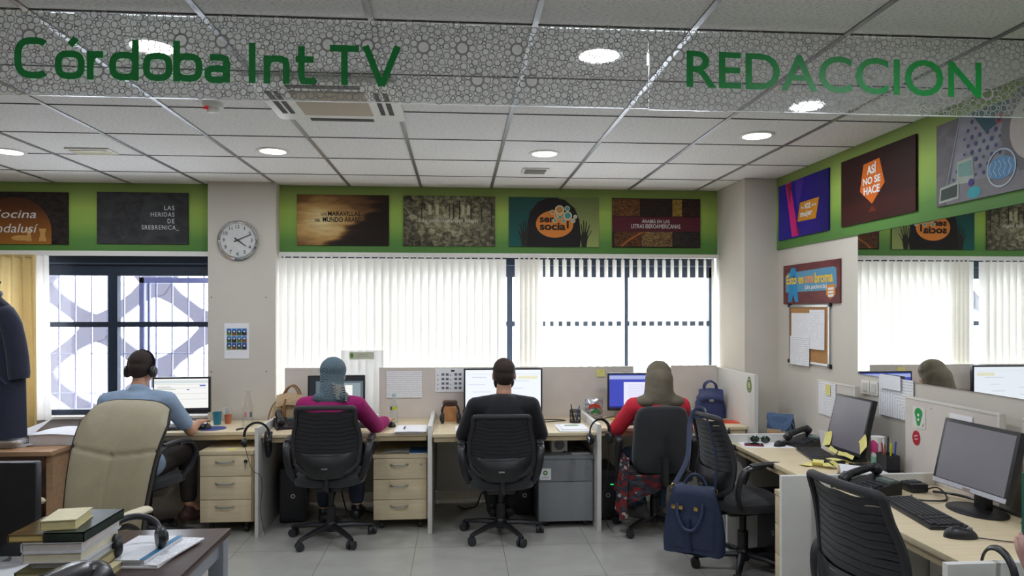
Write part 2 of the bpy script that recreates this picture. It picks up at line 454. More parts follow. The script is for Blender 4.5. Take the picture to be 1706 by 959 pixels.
# security grille and lattice facade outside the left window
m_bar = M('painted grille bar', '#a3a8cc', .6, var=.05)
t = thing('security_grille', 'steel blue barred security grille standing outside the left window', 'grille', (-2.95, 6.6, .0))
g = MB(m_bar)
for i in range(15): g.box(-3.95+.139*i-.006, -3.95+.139*i+.006, 6.594, 6.606, .2, 2.25)
for z in (.9, 1.25): g.box(-4.0, -1.9, 6.595, 6.605, z-.004, z+.004)
part('bars', g, t, world=True)
g = MB(M('painted grille frame', '#767cae', .6)); g.box(-2.83, -2.79, 6.56, 6.60, .2, 1.93); g.box(-2.83, -1.8, 6.56, 6.6, 1.88, 1.93); g.box(-2.76, -2.74, 6.56, 6.59, .2, 1.88)
part('frame', g, t, world=True)
m_lat = M('pale facade lattice', '#45444f', .8, var=.03)
g = MB(m_lat); Y = 8.1; hx, hz = .63, .49; nx, nz_ = -3.93, 1.445     # nodes half a mesh apart
for i in range(-3, 5):
    for j in range(-3, 3):
        if (i+j) % 2: continue
        X0, Z0 = nx+i*hx, nz_+j*hz
        for sx in (-1, 1):                                                  # band from this node up to the next one
            c0 = V((X0, Z0)); c1 = V((X0+sx*hx, Z0+hz)); d = (c1-c0).normalized(); q = V((-d.y, d.x))
            prof = [(0, .15), (.18, .10), (.34, .075), (.66, .075), (.82, .10), (1, .15)]
            L = [c0.lerp(c1, k)+q*w_ for k, w_ in prof]; Rr = [c0.lerp(c1, k)-q*w_ for k, w_ in prof]
            poly = [(v.x, v.y) for v in Rr]+[(v.x, v.y) for v in reversed(L)]
            g.prism(poly if sx < 0 else poly, .05+.004*(sx+1), back_face(0, Y, 0))
tag(solo('facade_lattice', g, 'pale grey diamond lattice screen on the facade outside the left window', 'lattice'), None)
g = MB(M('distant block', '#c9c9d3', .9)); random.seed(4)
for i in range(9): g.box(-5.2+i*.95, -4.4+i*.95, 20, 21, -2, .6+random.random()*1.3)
solo('distant_building', g, 'pale hazy row of far off buildings beyond the facade lattice', 'building')

# ------------------------------------------------------------------ vertical blinds
m_vane = fabric_light('cream blind fabric', '#f5f2e9', .2)
m_rail = M('blind head rail', '#e4e1da', .45)
def blind(label, x0, x1, vanes):
    t = thing('vertical_blind', label, 'blind', ((x0+x1)/2, 6.12, 2.09), 0, 'vertical blinds over the wide window')
    part('head_rail', MB(m_rail).box(x0, x1, 6.10, 6.15, 2.092, 2.127, .003), t, world=True)
    protos = {}
    for x, a, wd in vanes:
        key = round(wd, 3)
        if key not in protos:
            k = MB(m_vane).sheet(lambda u, v: ((u-.5)*wd, .004*math.sin(PI*u), -.012-1.33*v), 4, 10)
            k.use(m_plast_w).box(-.008, .008, -.003, .003, -.02, .004); protos[key] = k.mesh('vane')
        o = bpy.data.objects.new('vane', protos[key]); COL.objects.link(o); o.parent = t
        o.location = (x-t.location.x, 0, 0); o.rotation_euler = (0, 0, a)
random.seed(2)
blind('closed cream vertical blind on the left half of the wide window', -1.5, .445, [(-1.46+.0655*i, R(22+random.uniform(-4, 4)), .089) for i in range(29)])
blind('half open cream vertical blind with dark gaps on the right half of the wide window', .445, 2.29,
      [(.53+.042*i, R(25+random.uniform(-5, 5)), .089) for i in range(5)]+[(.775+.0735*i, R(54+random.uniform(-3, 3)), .089) for i in range(21)])

# ------------------------------------------------------------------ curtains and coat at the left window
m_cy = fabric_light('yellow curtain cloth', '#dcc48a', .35)
m_cw = fabric_light('sheer white curtain cloth', '#f4f1ea', .3)
t = thing('curtain', 'gathered mustard yellow curtain at the left window behind the dark coat', 'curtain', (-3.7, 6.08, .5))
part('drape', MB(m_cy).sheet(lambda u, v: (-4.05+u*.62+.03*v*math.sin(u*9), 6.07+.025*math.sin(u*50)*(.6+.4*v), 2.088-1.5*v), 90, 12), t, world=True)
part('curtain_tape', MB(m_cy).box(-4.05, -3.45, 6.06, 6.08, 2.07, 2.09), t, world=True)
solo('sheer_curtain', MB(m_cw).sheet(lambda u, v: (-3.60+u*(.24+.02*v), 6.115+.014*math.sin(u*26+v), 2.085-1.35*v), 50, 12), 'narrow sheer white curtain beside the yellow curtain at the left window', 'curtain')

m_coat = M('navy wool coat cloth', '#262a3c', .95, var=.15, scale=90, bump=.2, sheen=.25)
t = coat_o = thing('coat', 'dark navy wool coat hanging at the left edge of the room', 'coat', (-3.02, 4.9, .8))
g = MB(m_coat)
def coat(u, v):
    a = u*2*PI
    z = 1.70-v*.86
    sw = .11+.13*min(1, v*4)**.6+.03*v
    return (-3.10+sw*math.cos(a)*1.+.006*math.cos(a*5), 4.9+(.06+.05*min(1, v*3)+.02*v)*math.sin(a)+.008*math.sin(a*7+v*3), z)
g.sheet(coat, 40, 16); part('body', g, t, world=True)
g = MB(m_coat); g.tube(sm([(-2.96, 4.88, 1.62), (-2.90, 4.87, 1.52), (-2.86, 4.86, 1.36), (-2.845, 4.86, 1.2)], 5), [.05]+[.062]*5+[.06]*9+[.055], 12, fy=.9); part('sleeve', g, t, world=True)
g = MB(m_coat); g.tube(sm([(-3.24, 4.88, 1.62), (-3.30, 4.87, 1.52), (-3.36, 4.86, 1.36), (-3.37, 4.86, 1.2)], 5), .058, 12); part('sleeve', g, t, world=True)
g = MB(m_coat); g.tube([(-3.10+.10*math.cos(a), 4.9+.07*math.sin(a), 1.71+.02*math.sin(a*.5)) for a in [k*2*PI/14 for k in range(14)]], .025, 8, True); part('collar', g, t, world=True)
g = MB(M('pocket welt', '#3a3f55', .9)); g.tube([(-2.93, 4.80, 1.22), (-2.89, 4.81, 1.17)], .006, 6); part('pocket', g, t, world=True)
t = thing('coat_stand', 'slim dark coat stand carrying the navy coat', 'coat stand', (-3.10, 4.9, 0))
part('pole', MB(m_blackm).cyl((-3.10, 4.9, 0), (-3.10, 4.9, 1.78), .016), t, world=True)
g = MB(m_blackm)
for k in range(4):
    a = k*PI/2+.4; g.tube(sm([(-3.10, 4.9, .12), (-3.1+.09*math.cos(a), 4.9+.09*math.sin(a), .05), (-3.1+.16*math.cos(a), 4.9+.16*math.sin(a), .012)], 4), .012, 8)
part('base', g, t, world=True)
part('hook', MB(m_blackm).tube(sm([(-3.10, 4.9, 1.76), (-3.02, 4.9, 1.77), (-2.98, 4.9, 1.81)], 4), .008, 8), t, world=True)
t.location += V((.19, -.33, 0)); coat_o.location += V((.19, -.33, .02))

# ------------------------------------------------------------------ ceiling fittings
m_lamp = emis('lit diffuser', (1., .97, .93), 9.)
LP = [(-3.0, 5.0), (-1.23, 4.85), (.585, 4.79), (1.813, 4.2), (.587, 2.93), (-1.229, 2.97)]
where = ['at the left edge', 'right of the small emergency light', 'just before the square vent', 'nearest the right wall', 'seen through the bare middle of the sign', 'seen through the television lettering']
proto = None
for (x, y), wh in zip(LP, where):
    if proto is None:
        proto = thing('ceiling_light', '', 'ceiling light', (x, y, CE), 0, 'round recessed downlights')
        part('ring', MB(m_plast_w).lathe([(.082, -.002), (.084, -.008), (.104, -.006), (.108, 0)], n=32), proto)
        part('diffuser', MB(m_lamp).lathe([(.001, -.006), (.083, -.006), (.083, -.001), (.001, -.001)], n=32), proto)
        o = proto
    else: o = copy_tree(proto); o.location = (x, y, CE)
    o['label'] = 'round lit white downlight in the ceiling, '+wh
for x, y in LP+[(1.8, 1.7), (-3.0, 2.97), (-3.0, .9), (-1.23, .9), (.585, .9), (1.8, .6), (-3., -1.3), (-1., -1.3), (1.2, -1.3)]:  # positions beyond LP: unseen fill lamps without fittings, added to brighten the room
    l = bpy.data.lights.new('downlight', 'AREA'); l.shape = 'DISK'; l.size = .16; l.energy = LAMP*(1 if y > 2 else (1.3 if y > 1.5 else .5)); l.color = (.93, .98, 1.08)
    o = bpy.data.objects.new('downlight', l); COL.objects.link(o); o.location = (x, y, CE-.012)

t = thing('air_conditioner', 'white ceiling cassette air conditioner with beige grille behind the glass sign', 'air conditioner', (-.62, 3.605, CE))
g = MB(m_plast_w)
m_slot = M('dark slot', '#4b4742', .8)
x0, x1, y0, y1 = -.96, -.285, 3.27, 3.94
g.box(x0, x1, y0, y1, CE-.035, CE, .02); part('panel', g, t, world=True)
part('grille', MB(M('beige intake grille', '#b5a58e', .7, var=.08, scale=150)).box(x0+.16, x1-.16, y0+.14, y1-.13, CE-.041, CE-.033, .004), t, world=True)
for a in ((x0+.05, x0+.075, y0+.15, y1-.15), (x0+.09, x0+.112, y0+.15, y1-.15), (x1-.075, x1-.05, y0+.15, y1-.15), (x1-.118, x1-.095, y0+.15, y1-.15), (x0+.17, x1-.17, y0+.05, y0+.09), (x0+.17, x1-.17, y1-.055, y1-.015)):
    part('air_outlet', MB(m_slot).box(*a, CE-.0385, CE-.03), t, world=True)
t = thing('smoke_detector', 'small white smoke detector with red light under the glass sign', 'smoke detector', (-1.258, 3.77, CE))
part('base', MB(m_plast_w).lathe([(.052, 0), (.05, -.02), (.04, -.026), (.01, -.028)], n=24), t)
part('head', MB(m_plast_w).lathe([(.03, -.026), (.034, -.04), (.028, -.05), (.004, -.052)], n=24), t)
part('red_light', MB(M('red indicator', '#d01818', .4, emit='#ff1010', estr=.1)).box(-.034, -.014, -.045, -.03, -.042, -.026, .003), t, 'red indicator')
t = thing('emergency_light', 'small pale rectangular emergency light on the ceiling left of the downlights', 'emergency light', (-2.43, 4.93, CE))
part('frame', MB(m_plast_w).box(-.14, .14, -.075, .075, -.012, 0, .004), t)
part('lens', MB(M('yellowed lens', '#d9d3b0', .3)).box(-.12, .12, -.055, .055, -.018, -.01, .004), t)
t = thing('ceiling_vent', 'small square grey ceiling vent between the middle downlight and the posters', 'vent', (.585, 5.385, CE))
part('frame', MB(m_plast_w).box(-.10, .10, -.10, .10, -.008, 0, .002), t)
g = MB(M('grey vent slats', '#8f8b86', .6))
for k in range(9): g.box(-.078, .078, -.075+k*.0167, -.066+k*.0167, -.014, -.006)
part('slats', g, t)

# ------------------------------------------------------------------ hanging glass signs
m_acr = glassy('clear acrylic', (.97, .98, .98), .03, .03, white=.035)
m_acre = M('bright acrylic edge', '#e9eeee', .2, var=.02)
def pack(x0, x1, z0, z1, seed):
    rnd = random.Random(seed); cs = []; cell = .03; grid = {}
    def near(x, z):
        a, b = int(x//cell), int(z//cell)
        for i in (a-1, a, a+1):
            for j in (b-1, b, b+1): yield from grid.get((i, j), ())
    def put(x, z, r): cs.append((x, z, r)); grid.setdefault((int(x//cell), int(z//cell)), []).append((x, z, r))
    stars = []; k = 0; x = x0+.08
    while x < x1-.03:
        for z in (z0+.20, z0+.085): 
            sx = x+(.055 if z < z0+.1 else 0)+rnd.choice((0, 0, .03)); 
            if rnd.random() < .62 and sx < x1-.05: stars.append((sx, z))
        x += .172
    for sx, sz in stars:
        for q in range(9): a = q*2*PI/9; put(sx+.0366*math.cos(a), sz+.0366*math.sin(a), .0124)
    for rmin, rmax, n in ((.0115, .0125, 14000), (.0085, .0095, 12000), (.006, .0068, 26000), (.0048, .0062, 24000)):
        for _ in range(int(n*(x1-x0)/2.4)):
            px, pz = rnd.uniform(x0+.004, x1-.004), rnd.uniform(z0+.004, z1-.004); d = 1.
            for c in near(px, pz):
                dd = math.hypot(px-c[0], pz-c[1])-c[2]
                if dd < d:
                    d = dd
                    if d < rmin: break
            if d < rmin: continue
            if any(math.hypot(px-s[0], pz-s[1]) < .03 for s in stars): continue
            put(px, pz, min(d, rmax))
    return cs, stars
def sign(label, x0, x1, z0, z1, y, seed, letters):
    t = thing('hanging_glass_sign', label, 'sign', ((x0+x1)/2, y, z0), 0, 'glass signs hanging from the ceiling')
    part('glass_panel', MB(m_acr).box(x0, x1, y-.004, y+.004, z0, z1), t, world=True)
    e = MB(m_acre); e.box(x0, x1, y-.005, y+.005, z0-.002, z0); e.box(x0-.001, x0, y-.005, y+.005, z0, z1)
    part('edge', e, t, world=True)
    g = MB(m_ring); cs, st = pack(x0, x1, z0+.004, z1, seed); T = back_face(0, y-.0055, 0)
    for cx, cz, r in cs: g.ring(cx, cz, r-.0013, r+.0013, 0, T, 12)
    for cx, cz in st: g.ring(cx, cz, .0195, .0225, 0, T, 18, .004, 1)
    part('circle_pattern', g, t, world=True)
    part('lettering', letters(back_face(0, y-.008, 0)), t, 'green lettering', world=True)
    for x in (x0+.15, x1-.15): part('wire', MB(m_steel).cyl((x, y, z1), (x, y, CE), .002, n=6), t, world=True)
# hand drawn squarish letters: centre lines on a unit grid, cap height 1
def stroke(mb, pts, w, T, closed=False):
    P = [V((p[0], p[1])) for p in pts]; n = len(P); L = []; Rr = []
    for i in range(n):
        a = P[(i-1) % n] if closed or i else P[i]; c = P[(i+1) % n] if closed or i < n-1 else P[i]
        d = (c-a).normalized(); q = V((-d.y, d.x))
        k = 1.
        if (closed or 0 < i < n-1):
            d1 = (P[i]-P[(i-1) % n]).normalized(); k = 1/max(.6, abs(d1.dot(d)))
        L.append(P[i]+q*w/2*k); Rr.append(P[i]-q*w/2*k)
    vs = [(p.x, p.y, 0) for p in L]+[(p.x, p.y, 0) for p in Rr]
    fs = [(i, n+i, n+(i+1) % n, (i+1) % n) for i in range(n if closed else n-1)]
    mb.add(vs, fs, T)
def squircle(cx, cy, rx, ry, a0=0, a1=360, n=36, e=2.9):
    out = []
    for i in range(n+1):
        a = R(a0+(a1-a0)*i/n); ca, sa = math.cos(a), math.sin(a)
        out.append((cx+rx*abs(ca)**(2/e)*(1 if ca >= 0 else -1), cy+ry*abs(sa)**(2/e)*(1 if sa >= 0 else -1)))
    return out
def cordoba(T):
    g = MB(m_green); w = .0235; z = 0
    x0, s = -1.548, .1445; base = 2.447
    cnt = [0]
    def st(pts, closed=False):
        cnt[0] += 1; stroke(g, [(x0+p[0]*s, base+p[1]*s) for p in pts], w, T @ Matrix.Translation((0, 0, .0004*cnt[0])), closed)
    xh = .70; k = w/s/2
    st(squircle(.42, .5, .36, .5-k, 50, 310))                                  # C
    o = lambda cx: st(squircle(cx, xh/2, .27, xh/2-k)[:-1], True)
    o(1.27); st([(1.27, .83), (1.42, 1.0)])                                    # o with its accent
    st([(1.75, 0), (1.75, xh)]); st([(1.75, .38), (1.79, .55), (1.88, xh-k), (2.06, xh-k)])   # r
    o(2.55); st([(2.82, 0), (2.82, 1.0)])                                       # d
    o(3.35); st([(3.80, 0), (3.80, 1.0)]); o(4.07)                               # o b
    st([(4.60, xh-k), (4.88, xh-k), (4.98, xh-.12), (5.0, .5), (5.0, 0)]); st(squircle(4.77, .2, .22, .2-k+.02)[:-1], True)   # a
    st([(5.62, 0), (5.62, 1.0)])                                                # I
    st([(5.98, 0), (5.98, xh)]); st([(5.98, .40), (6.02, .56), (6.12, xh-k), (6.32, xh-k), (6.42, xh-.12), (6.45, .48), (6.45, 0)])   # n
    st([(6.82, .95), (6.82, .2), (6.86, .08), (6.95, k), (7.1, k), (7.16, .14)]); st([(6.68, xh-k), (7.12, xh-k)])                    # t
    st([(7.52, 1-k), (8.24, 1-k)]); st([(7.88, 0), (7.88, 1.0)])                   # T
    st([(8.40, 1.0), (8.80, .0)]); st([(8.80, .0), (9.2, 1.0)])                        # V
    return g
def redaccion(T):
    g = MB(m_green)
    vs, fs, ar = text_geo('REDACCION', .012)
    x0, x1, za, zb, h = .858, 2.03, 2.472, 2.457, .140
    g.add([(x0+a*(x1-x0), za+(zb-za)*a+b*h, 0) for a, b in vs], fs, T)
    return g
sign('clear acrylic ceiling sign with green television lettering, on the left', -2.3, .71, 2.392, 2.684, 2.625, 3, cordoba)
sign('clear acrylic ceiling sign with a newsroom word in green capitals, on the right', .716, 2.5, 2.388, 2.684, 2.625, 5, redaccion)
# ------------------------------------------------------------------ posters on the green band
def poster(label, T, w, h, base, draw, name='poster', cat='poster', group='programme posters on the green band', th=.014, edge=None):
    """T maps the panel's lower left corner plane (x right, y up, z out)"""
    g = MB(base); g.add(*box_vf(0, w, 0, h, 0, th), T)
    if draw: draw(g, T @ Matrix.Translation((0, 0, th)), w, h)
    return solo(name, g, label, cat, group)
def box_vf(x0, x1, y0, y1, z0, z1):
    return ([(x0, y0, z0), (x1, y0, z0), (x1, y1, z0), (x0, y1, z0), (x0, y0, z1), (x1, y0, z1), (x1, y1, z1), (x0, y1, z1)],
            [(3, 2, 1, 0), (4, 5, 6, 7), (0, 1, 5, 4), (1, 2, 6, 5), (2, 3, 7, 6), (3, 0, 4, 7)])
P_ = lambda name, c: M('print '+name, c, .6, var=.04, spec=.25)
w_txt = P_('white', '#e8e6e2')
def img_mat(name, stops, scale, stretch=(1, 1, 1), dist=.6, vign=0., axisgrad=0.):
    """photographic looking print: noise through a ramp, darker to the rim"""
    if name in MATS: return MATS[name]
    m, nt, out = base_mat(name)
    b = N(nt, 'BsdfPrincipled'); b.inputs['Roughness'].default_value = .55; b.inputs['Specular IOR Level'].default_value = .25
    tc = N(nt, 'TexCoord'); mp = N(nt, 'Mapping'); mp.inputs['Scale'].default_value = stretch; nt.links.new(tc.outputs['Generated'], mp.inputs[0])
    nz = N(nt, 'TexNoise'); nz.inputs['Scale'].default_value = scale; nz.inputs['Detail'].default_value = 8; nz.inputs['Distortion'].default_value = dist
    nt.links.new(mp.outputs[0], nz.inputs[0]); src = nz.outputs['Fac']
    if axisgrad:
        sp = N(nt, 'SeparateXYZ'); nt.links.new(tc.outputs['Generated'], sp.inputs[0])
        q = N(nt, 'Math', operation='MULTIPLY_ADD'); q.inputs[1].default_value = axisgrad; nt.links.new(sp.outputs['Z'], q.inputs[0]); nt.links.new(src, q.inputs[2]); src = q.outputs[0]
    if vign:
        vm = N(nt, 'VectorMath', operation='SUBTRACT'); vm.inputs[1].default_value = (.5, .5, .5); nt.links.new(tc.outputs['Generated'], vm.inputs[0])
        ms = N(nt, 'VectorMath', operation='MULTIPLY'); ms.inputs[1].default_value = (1, 0, 1) if vign > 0 else (0, 1, 1); nt.links.new(vm.outputs[0], ms.inputs[0])
        ln = N(nt, 'VectorMath', operation='LENGTH'); nt.links.new(ms.outputs[0], ln.inputs[0])
        q = N(nt, 'Math', operation='MULTIPLY_ADD'); q.inputs[1].default_value = -abs(vign); nt.links.new(ln.outputs['Value'], q.inputs[0]); nt.links.new(src, q.inputs[2]); src = q.outputs[0]
    rp = ramp(nt, [(p, hexc(c)) for p, c in stops]); nt.links.new(src, rp.inputs[0])
    nt.links.new(rp.outputs[0], b.inputs['Base Color']); nt.links.new(b.outputs[0], out.inputs[0]); MATS[name] = m; return m
FX = YB-.012
PW, PH, PZ = .772, .432, 2.19
# 1 cooking
def d1(g, T, w, h):
    g.use(grad('print arch', [(0, '#a06a2c'), (.35, '#8a5424'), (.7, '#5c3520'), (1, '#432a1e')], 'Z', .1, 5))
    arch = [(w*.02, 0), (w*.83, 0), (w*.83, h*.25)]+[(w*.45+w*.38*math.cos(a), h*.25+h*.65*math.sin(a)) for a in [R(k) for k in range(6, 175, 8)]]+[(w*.02, h*.25)]
    g.flat(arch, .001, T)
    g.use(P_('glass amber', '#c99a58'))
    for cx, s in ((.60, 1), (.74, 1.3)):
        g.flat([(w*(cx-.03*s), h*.06), (w*(cx+.03*s), h*.06), (w*(cx+.018*s), h*.2), (w*(cx+.03*s), h*.30), (w*(cx-.03*s), h*.30), (w*(cx-.018*s), h*.2)], .002, T)
    g.disc(w*.52, h*.12, w*.1, h*.05, .0015, T)
    g.use(w_txt); g.text('Cocina', w*.205, h*.50, w*.47, h*.155, .003, T, 0, .22); g.text('Andalusí', w*.155, h*.22, w*.54, h*.17, .003, T, 0, .22)
poster('dark poster with brown arch and white italic cooking title, leftmost on the band', back_face(-3.995, FX, PZ-.008), PW, PH, img_mat('print dark mosaic', [(.35, '#1b1716'), (.6, '#332a26')], 14), d1)
def d2(g, T, w, h):
    g.use(img_mat('print faint room', [(.3, '#242425'), (.7, '#3a3a3b')], 5, (3, 1, 2))); g.flat([(w*.12, h*.18), (w*.45, h*.14), (w*.5, h*.82), (w*.2, h*.8)], .001, T)
    g.use(P_('typewriter', '#cfd0d2'))
    for i, s in enumerate(('LAS', 'HERIDAS', 'DE', 'SREBRENICA_')):
        wd = len(s)*.0372*w; g.text(s, w*(.90 if s[-1] == '_' else .85), h*(.66-.127*i)-(h*.012 if s[-1] == '_' else 0), wd, h*(.085 if s[-1] != '_' else .10), .002, T, .01, 0, 'R', 1.2)
poster('charcoal poster with white typewriter title on four lines, next to the clock pillar', back_face(-2.994, FX, PZ), .735, PH, img_mat('print charcoal', [(.3, '#2a2a2b'), (.7, '#414142')], 6), d2)
def d3(g, T, w, h):
    k = P_('dark ink', '#1a1512'); g.use(k)
    g.text('LAS', w*.265, h*.585, w*.06, h*.055, .002, T, .01); g.text('MARAVILLAS', w*.69, h*.58, w*.355, h*.092, .002, T, .02, 0, 'R')
    g.text('DEL', w*.195, h*.465, w*.06, h*.055, .002, T, .01); g.text('MUNDO ÁRABE', w*.69, h*.46, w*.41, h*.125, .002, T, .02, 0, 'R')
m3, nt, out = base_mat('print golden clouds')
b = N(nt, 'BsdfPrincipled'); b.inputs['Roughness'].default_value = .55; b.inputs['Specular IOR Level'].default_value = .2
tc = N(nt, 'TexCoord'); sp = N(nt, 'SeparateXYZ'); nt.links.new(tc.outputs['Generated'], sp.inputs[0])
nz = N(nt, 'TexNoise'); nz.inputs['Scale'].default_value = 3.; nz.inputs['Detail'].default_value = 7
mp = N(nt, 'Mapping'); mp.inputs['Scale'].default_value = (1, 1, 2.2); nt.links.new(tc.outputs['Generated'], mp.inputs[0]); nt.links.new(mp.outputs[0], nz.inputs[0])
def mth(op, a, b2):
    n = N(nt, 'Math', operation=op)
    for i, x in enumerate((a, b2)):
        if isinstance(x, (int, float)): n.inputs[i].default_value = x
        else: nt.links.new(x, n.inputs[i])
    return n.outputs[0]
dx = mth('MULTIPLY', mth('SUBTRACT', sp.outputs['X'], .28), 1.1); dz = mth('SUBTRACT', sp.outputs['Z'], .45)
dist = mth('SQRT', mth('ADD', mth('MULTIPLY', dx, dx), mth('MULTIPLY', dz, dz)), 0.)
cloud_s = N(nt, 'MapRange'); cloud_s.inputs['From Min'].default_value = .48; cloud_s.inputs['From Max'].default_value = .66
nt.links.new(mth('ADD', mth('SUBTRACT', mth('MULTIPLY', sp.outputs['X'], 1.15), mth('MULTIPLY', sp.outputs['Z'], .95)), mth('MULTIPLY', nz.outputs['Fac'], .5)), cloud_s.inputs['Value']); cloud = mth('MULTIPLY', cloud_s.outputs[0], .5)
val = mth('ADD', mth('ADD', dist, cloud), mth('MULTIPLY', mth('SUBTRACT', nz.outputs['Fac'], .5), .55))
rp = ramp(nt, [(.05, hexc('#ecd9a0')), (.25, hexc('#c39a5c')), (.5, hexc('#7a5530')), (.75, hexc('#3d2a1c')), (1, hexc('#241912'))]); nt.links.new(val, rp.inputs[0])
nt.links.new(rp.outputs[0], b.inputs['Base Color']); nt.links.new(b.outputs[0], out.inputs[0])
poster('golden cloudy sky poster with dark serif title, first right of the clock pillar', back_face(-1.363, FX, PZ), PW, PH, m3, d3)
def d4(g, T, w, h):
    g.use(P_('dark trunk', '#2f2c22'))
    for x, z0, z1 in ((.2, .55, .85), (.5, .55, .82), (.545, .55, .86), (.61, .55, .92), (.735, .55, .94), (.85, .5, .8), (.96, .4, .9)):
        g.flat([(w*x-.004, h*z0), (w*x+.005, h*z0), (w*x+.004, h*z1), (w*x-.003, h*z1)], .001, T)
    g.use(P_('pale window', '#b9b596'))
    for x in (.27, .35, .63, .69): g.flat([(w*x, h*.62), (w*x+w*.035, h*.62), (w*x+w*.035, h*.82), (w*x, h*.82)], .0015, T)
    g.use(P_('soft white', '#cfccc0')); g.text('Las prácticas del Islam', w*.17, h*.45, w*.64, h*.10, .003, T, .012)
poster('olive grey garden poster with pale title, second right of the clock pillar', back_face(-.468, FX, PZ), .79, PH, img_mat('print garden', [(.08, '#26241d'), (.28, '#5c5745'), (.42, '#8a8469'), (.6, '#bdb797')], 11, (1.6, 1, 1), .8, vign=.42), d4)
def d5(g, T, w, h):
    g.use(grad('print lime side', [(0, '#9aa563'), (1, '#6f7a4a')], 'Z', .1, 3)); g.flat([(w*.55, 0), (w, 0), (w, h), (w*.55, h)], .0005, T)
    g.use(P_('silhouette', '#221d1c'))
    g.flat([(w*.17, 0), (w*.79, 0), (w*.80, h*.2), (w*.78, h*.55), (w*.73, h*.78), (w*.62, h*.95), (w*.52, h*.985), (w*.42, h*.98), (w*.32, h*.9), (w*.23, h*.7), (w*.20, h*.4)], .001, T)
    g.use(P_('silhouette hand', '#2b2a22'))
    for sx, bx in ((1, .84), (-1, .175)):
        g.flat([(w*(bx-.035), 0), (w*(bx+.02), 0), (w*(bx+.035*1), h*.2), (w*(bx+.03), h*.3), (w*(bx-.03), h*.3), (w*(bx-.045), h*.2)], .0014, T)
        for fx, fz, tx, tz in ((-.025, .28, -.04, .46), (-.008, .3, -.012, .54), (.01, .3, .02, .52), (.026, .27, .055, .45)):
            a = (w*(bx+fx*sx), h*fz); c = (w*(bx+tx*sx), h*tz); g.flat([(a[0]-.006, a[1]), (a[0]+.006, a[1]), (c[0]+.004, c[1]), (c[0]-.004, c[1])][::1], .0016, T)
        a = (w*(bx+.03*sx), h*.18); c = (w*(bx+.075*sx), h*.33); g.flat([(a[0]-.006, a[1]-.01), (a[0]+.006, a[1]), (c[0]+.004, c[1]), (c[0]-.004, c[1])], .0016, T)
    g.use(P_('orange oval', '#e0873a')); g.disc(w*.505, h*.46, w*.208, h*.275, .002, T, 40)
    k = P_('slab ink', '#1f1b1c'); g.use(k)
    g.text('ser', w*.34, h*.49, w*.16, h*.105, .003, T, .035); g.text('socia', w*.34, h*.335, w*.285, h*.15, .003, T, .035); g.text('l', w*.64, h*.375, w*.022, h*.15, .003, T, .035)
    for cx, cz, r, c in ((.56, .745, .052, 0), (.645, .775, .03, 1), (.65, .63, .048, 1), (.565, .6, .026, 1), (.48, .70, .026, 0), (.52, .62, .02, 0), (.51, .53, .024, 1), (.605, .52, .022, 1), (.735, .61, .022, 2), (.71, .53, .026, 2)):
        g.use(P_('bubble rim', '#d9d2b4')); g.disc(w*cx, h*cz, w*r, None, .0035, T)
        g.use(P_(('bubble tan', 'bubble teal', 'bubble grey')[c], ('#c98f4f', '#4f9a98', '#b9b7ac')[c])); g.disc(w*cx, h*cz, w*r*.72, None, .004, T)
poster('teal and lime poster with dark head, raised hands and orange oval', back_face(.442, FX, PZ), .79, PH, grad('print teal side', [(0, '#1d5a55'), (.6, '#20514c'), (1, '#2a4f48')], 'Z', .2, 6), d5)
def d6(g, T, w, h):
    tiles = [(.0, .31, .64, .98, '#2b1d15', '#8a5a2c'), (.32, .675, .64, .98, '#1f1714', '#3a2a24'), (.68, .79, .64, .98, '#6a5026', '#b39243'), (.80, .99, .64, .98, '#1f1715', '#4a332a'),
             (.02, .32, .02, .32, '#241814', '#7a4a26'), (.33, .68, .02, .32, '#2a2019', '#9a7a4a'), (.69, .99, .02, .32, '#1c1817', '#3f3532')]
    for i, (a, c, e, f, c1, c2) in enumerate(tiles):
        g.use(img_mat('print carving %d' % i, [(.4, c1), (.6, c2)], 26, (1, 1, 1.6), 2.)); g.flat([(w*a, h*e), (w*c, h*e), (w*c, h*f), (w*a, h*f)], .001, T)
    g.use(P_('copper arc', '#b0642c')); stroke(g, [(w*(.1+.02*i+.0012*i*i), h*(.02+.036*i)) for i in range(9)], .013, T @ Matrix.Translation((0, 0, .002)))
    g.use(P_('maroon strip', '#5a2430')); g.flat([(0, h*.325), (w, h*.325), (w, h*.625), (0, h*.625)], .002, T)
    g.use(w_txt); g.text('ÁRABES EN LAS', w*.49, h*.50, w*.315, h*.085, .003, T, 0, 0, 'C'); g.text('LETRAS IBEROAMERICANAS', w*.49, h*.39, w*.56, h*.085, .003, T, 0, 0, 'C')
poster('dark ornament poster with maroon strip and white title, beside the corner pillar', back_face(1.352, FX, PZ), .79, PH, P_('carving dark', '#2a1c17'), d6)
RXF = XR-.012
def rp_(y, z): return right_face(RXF, y, z)
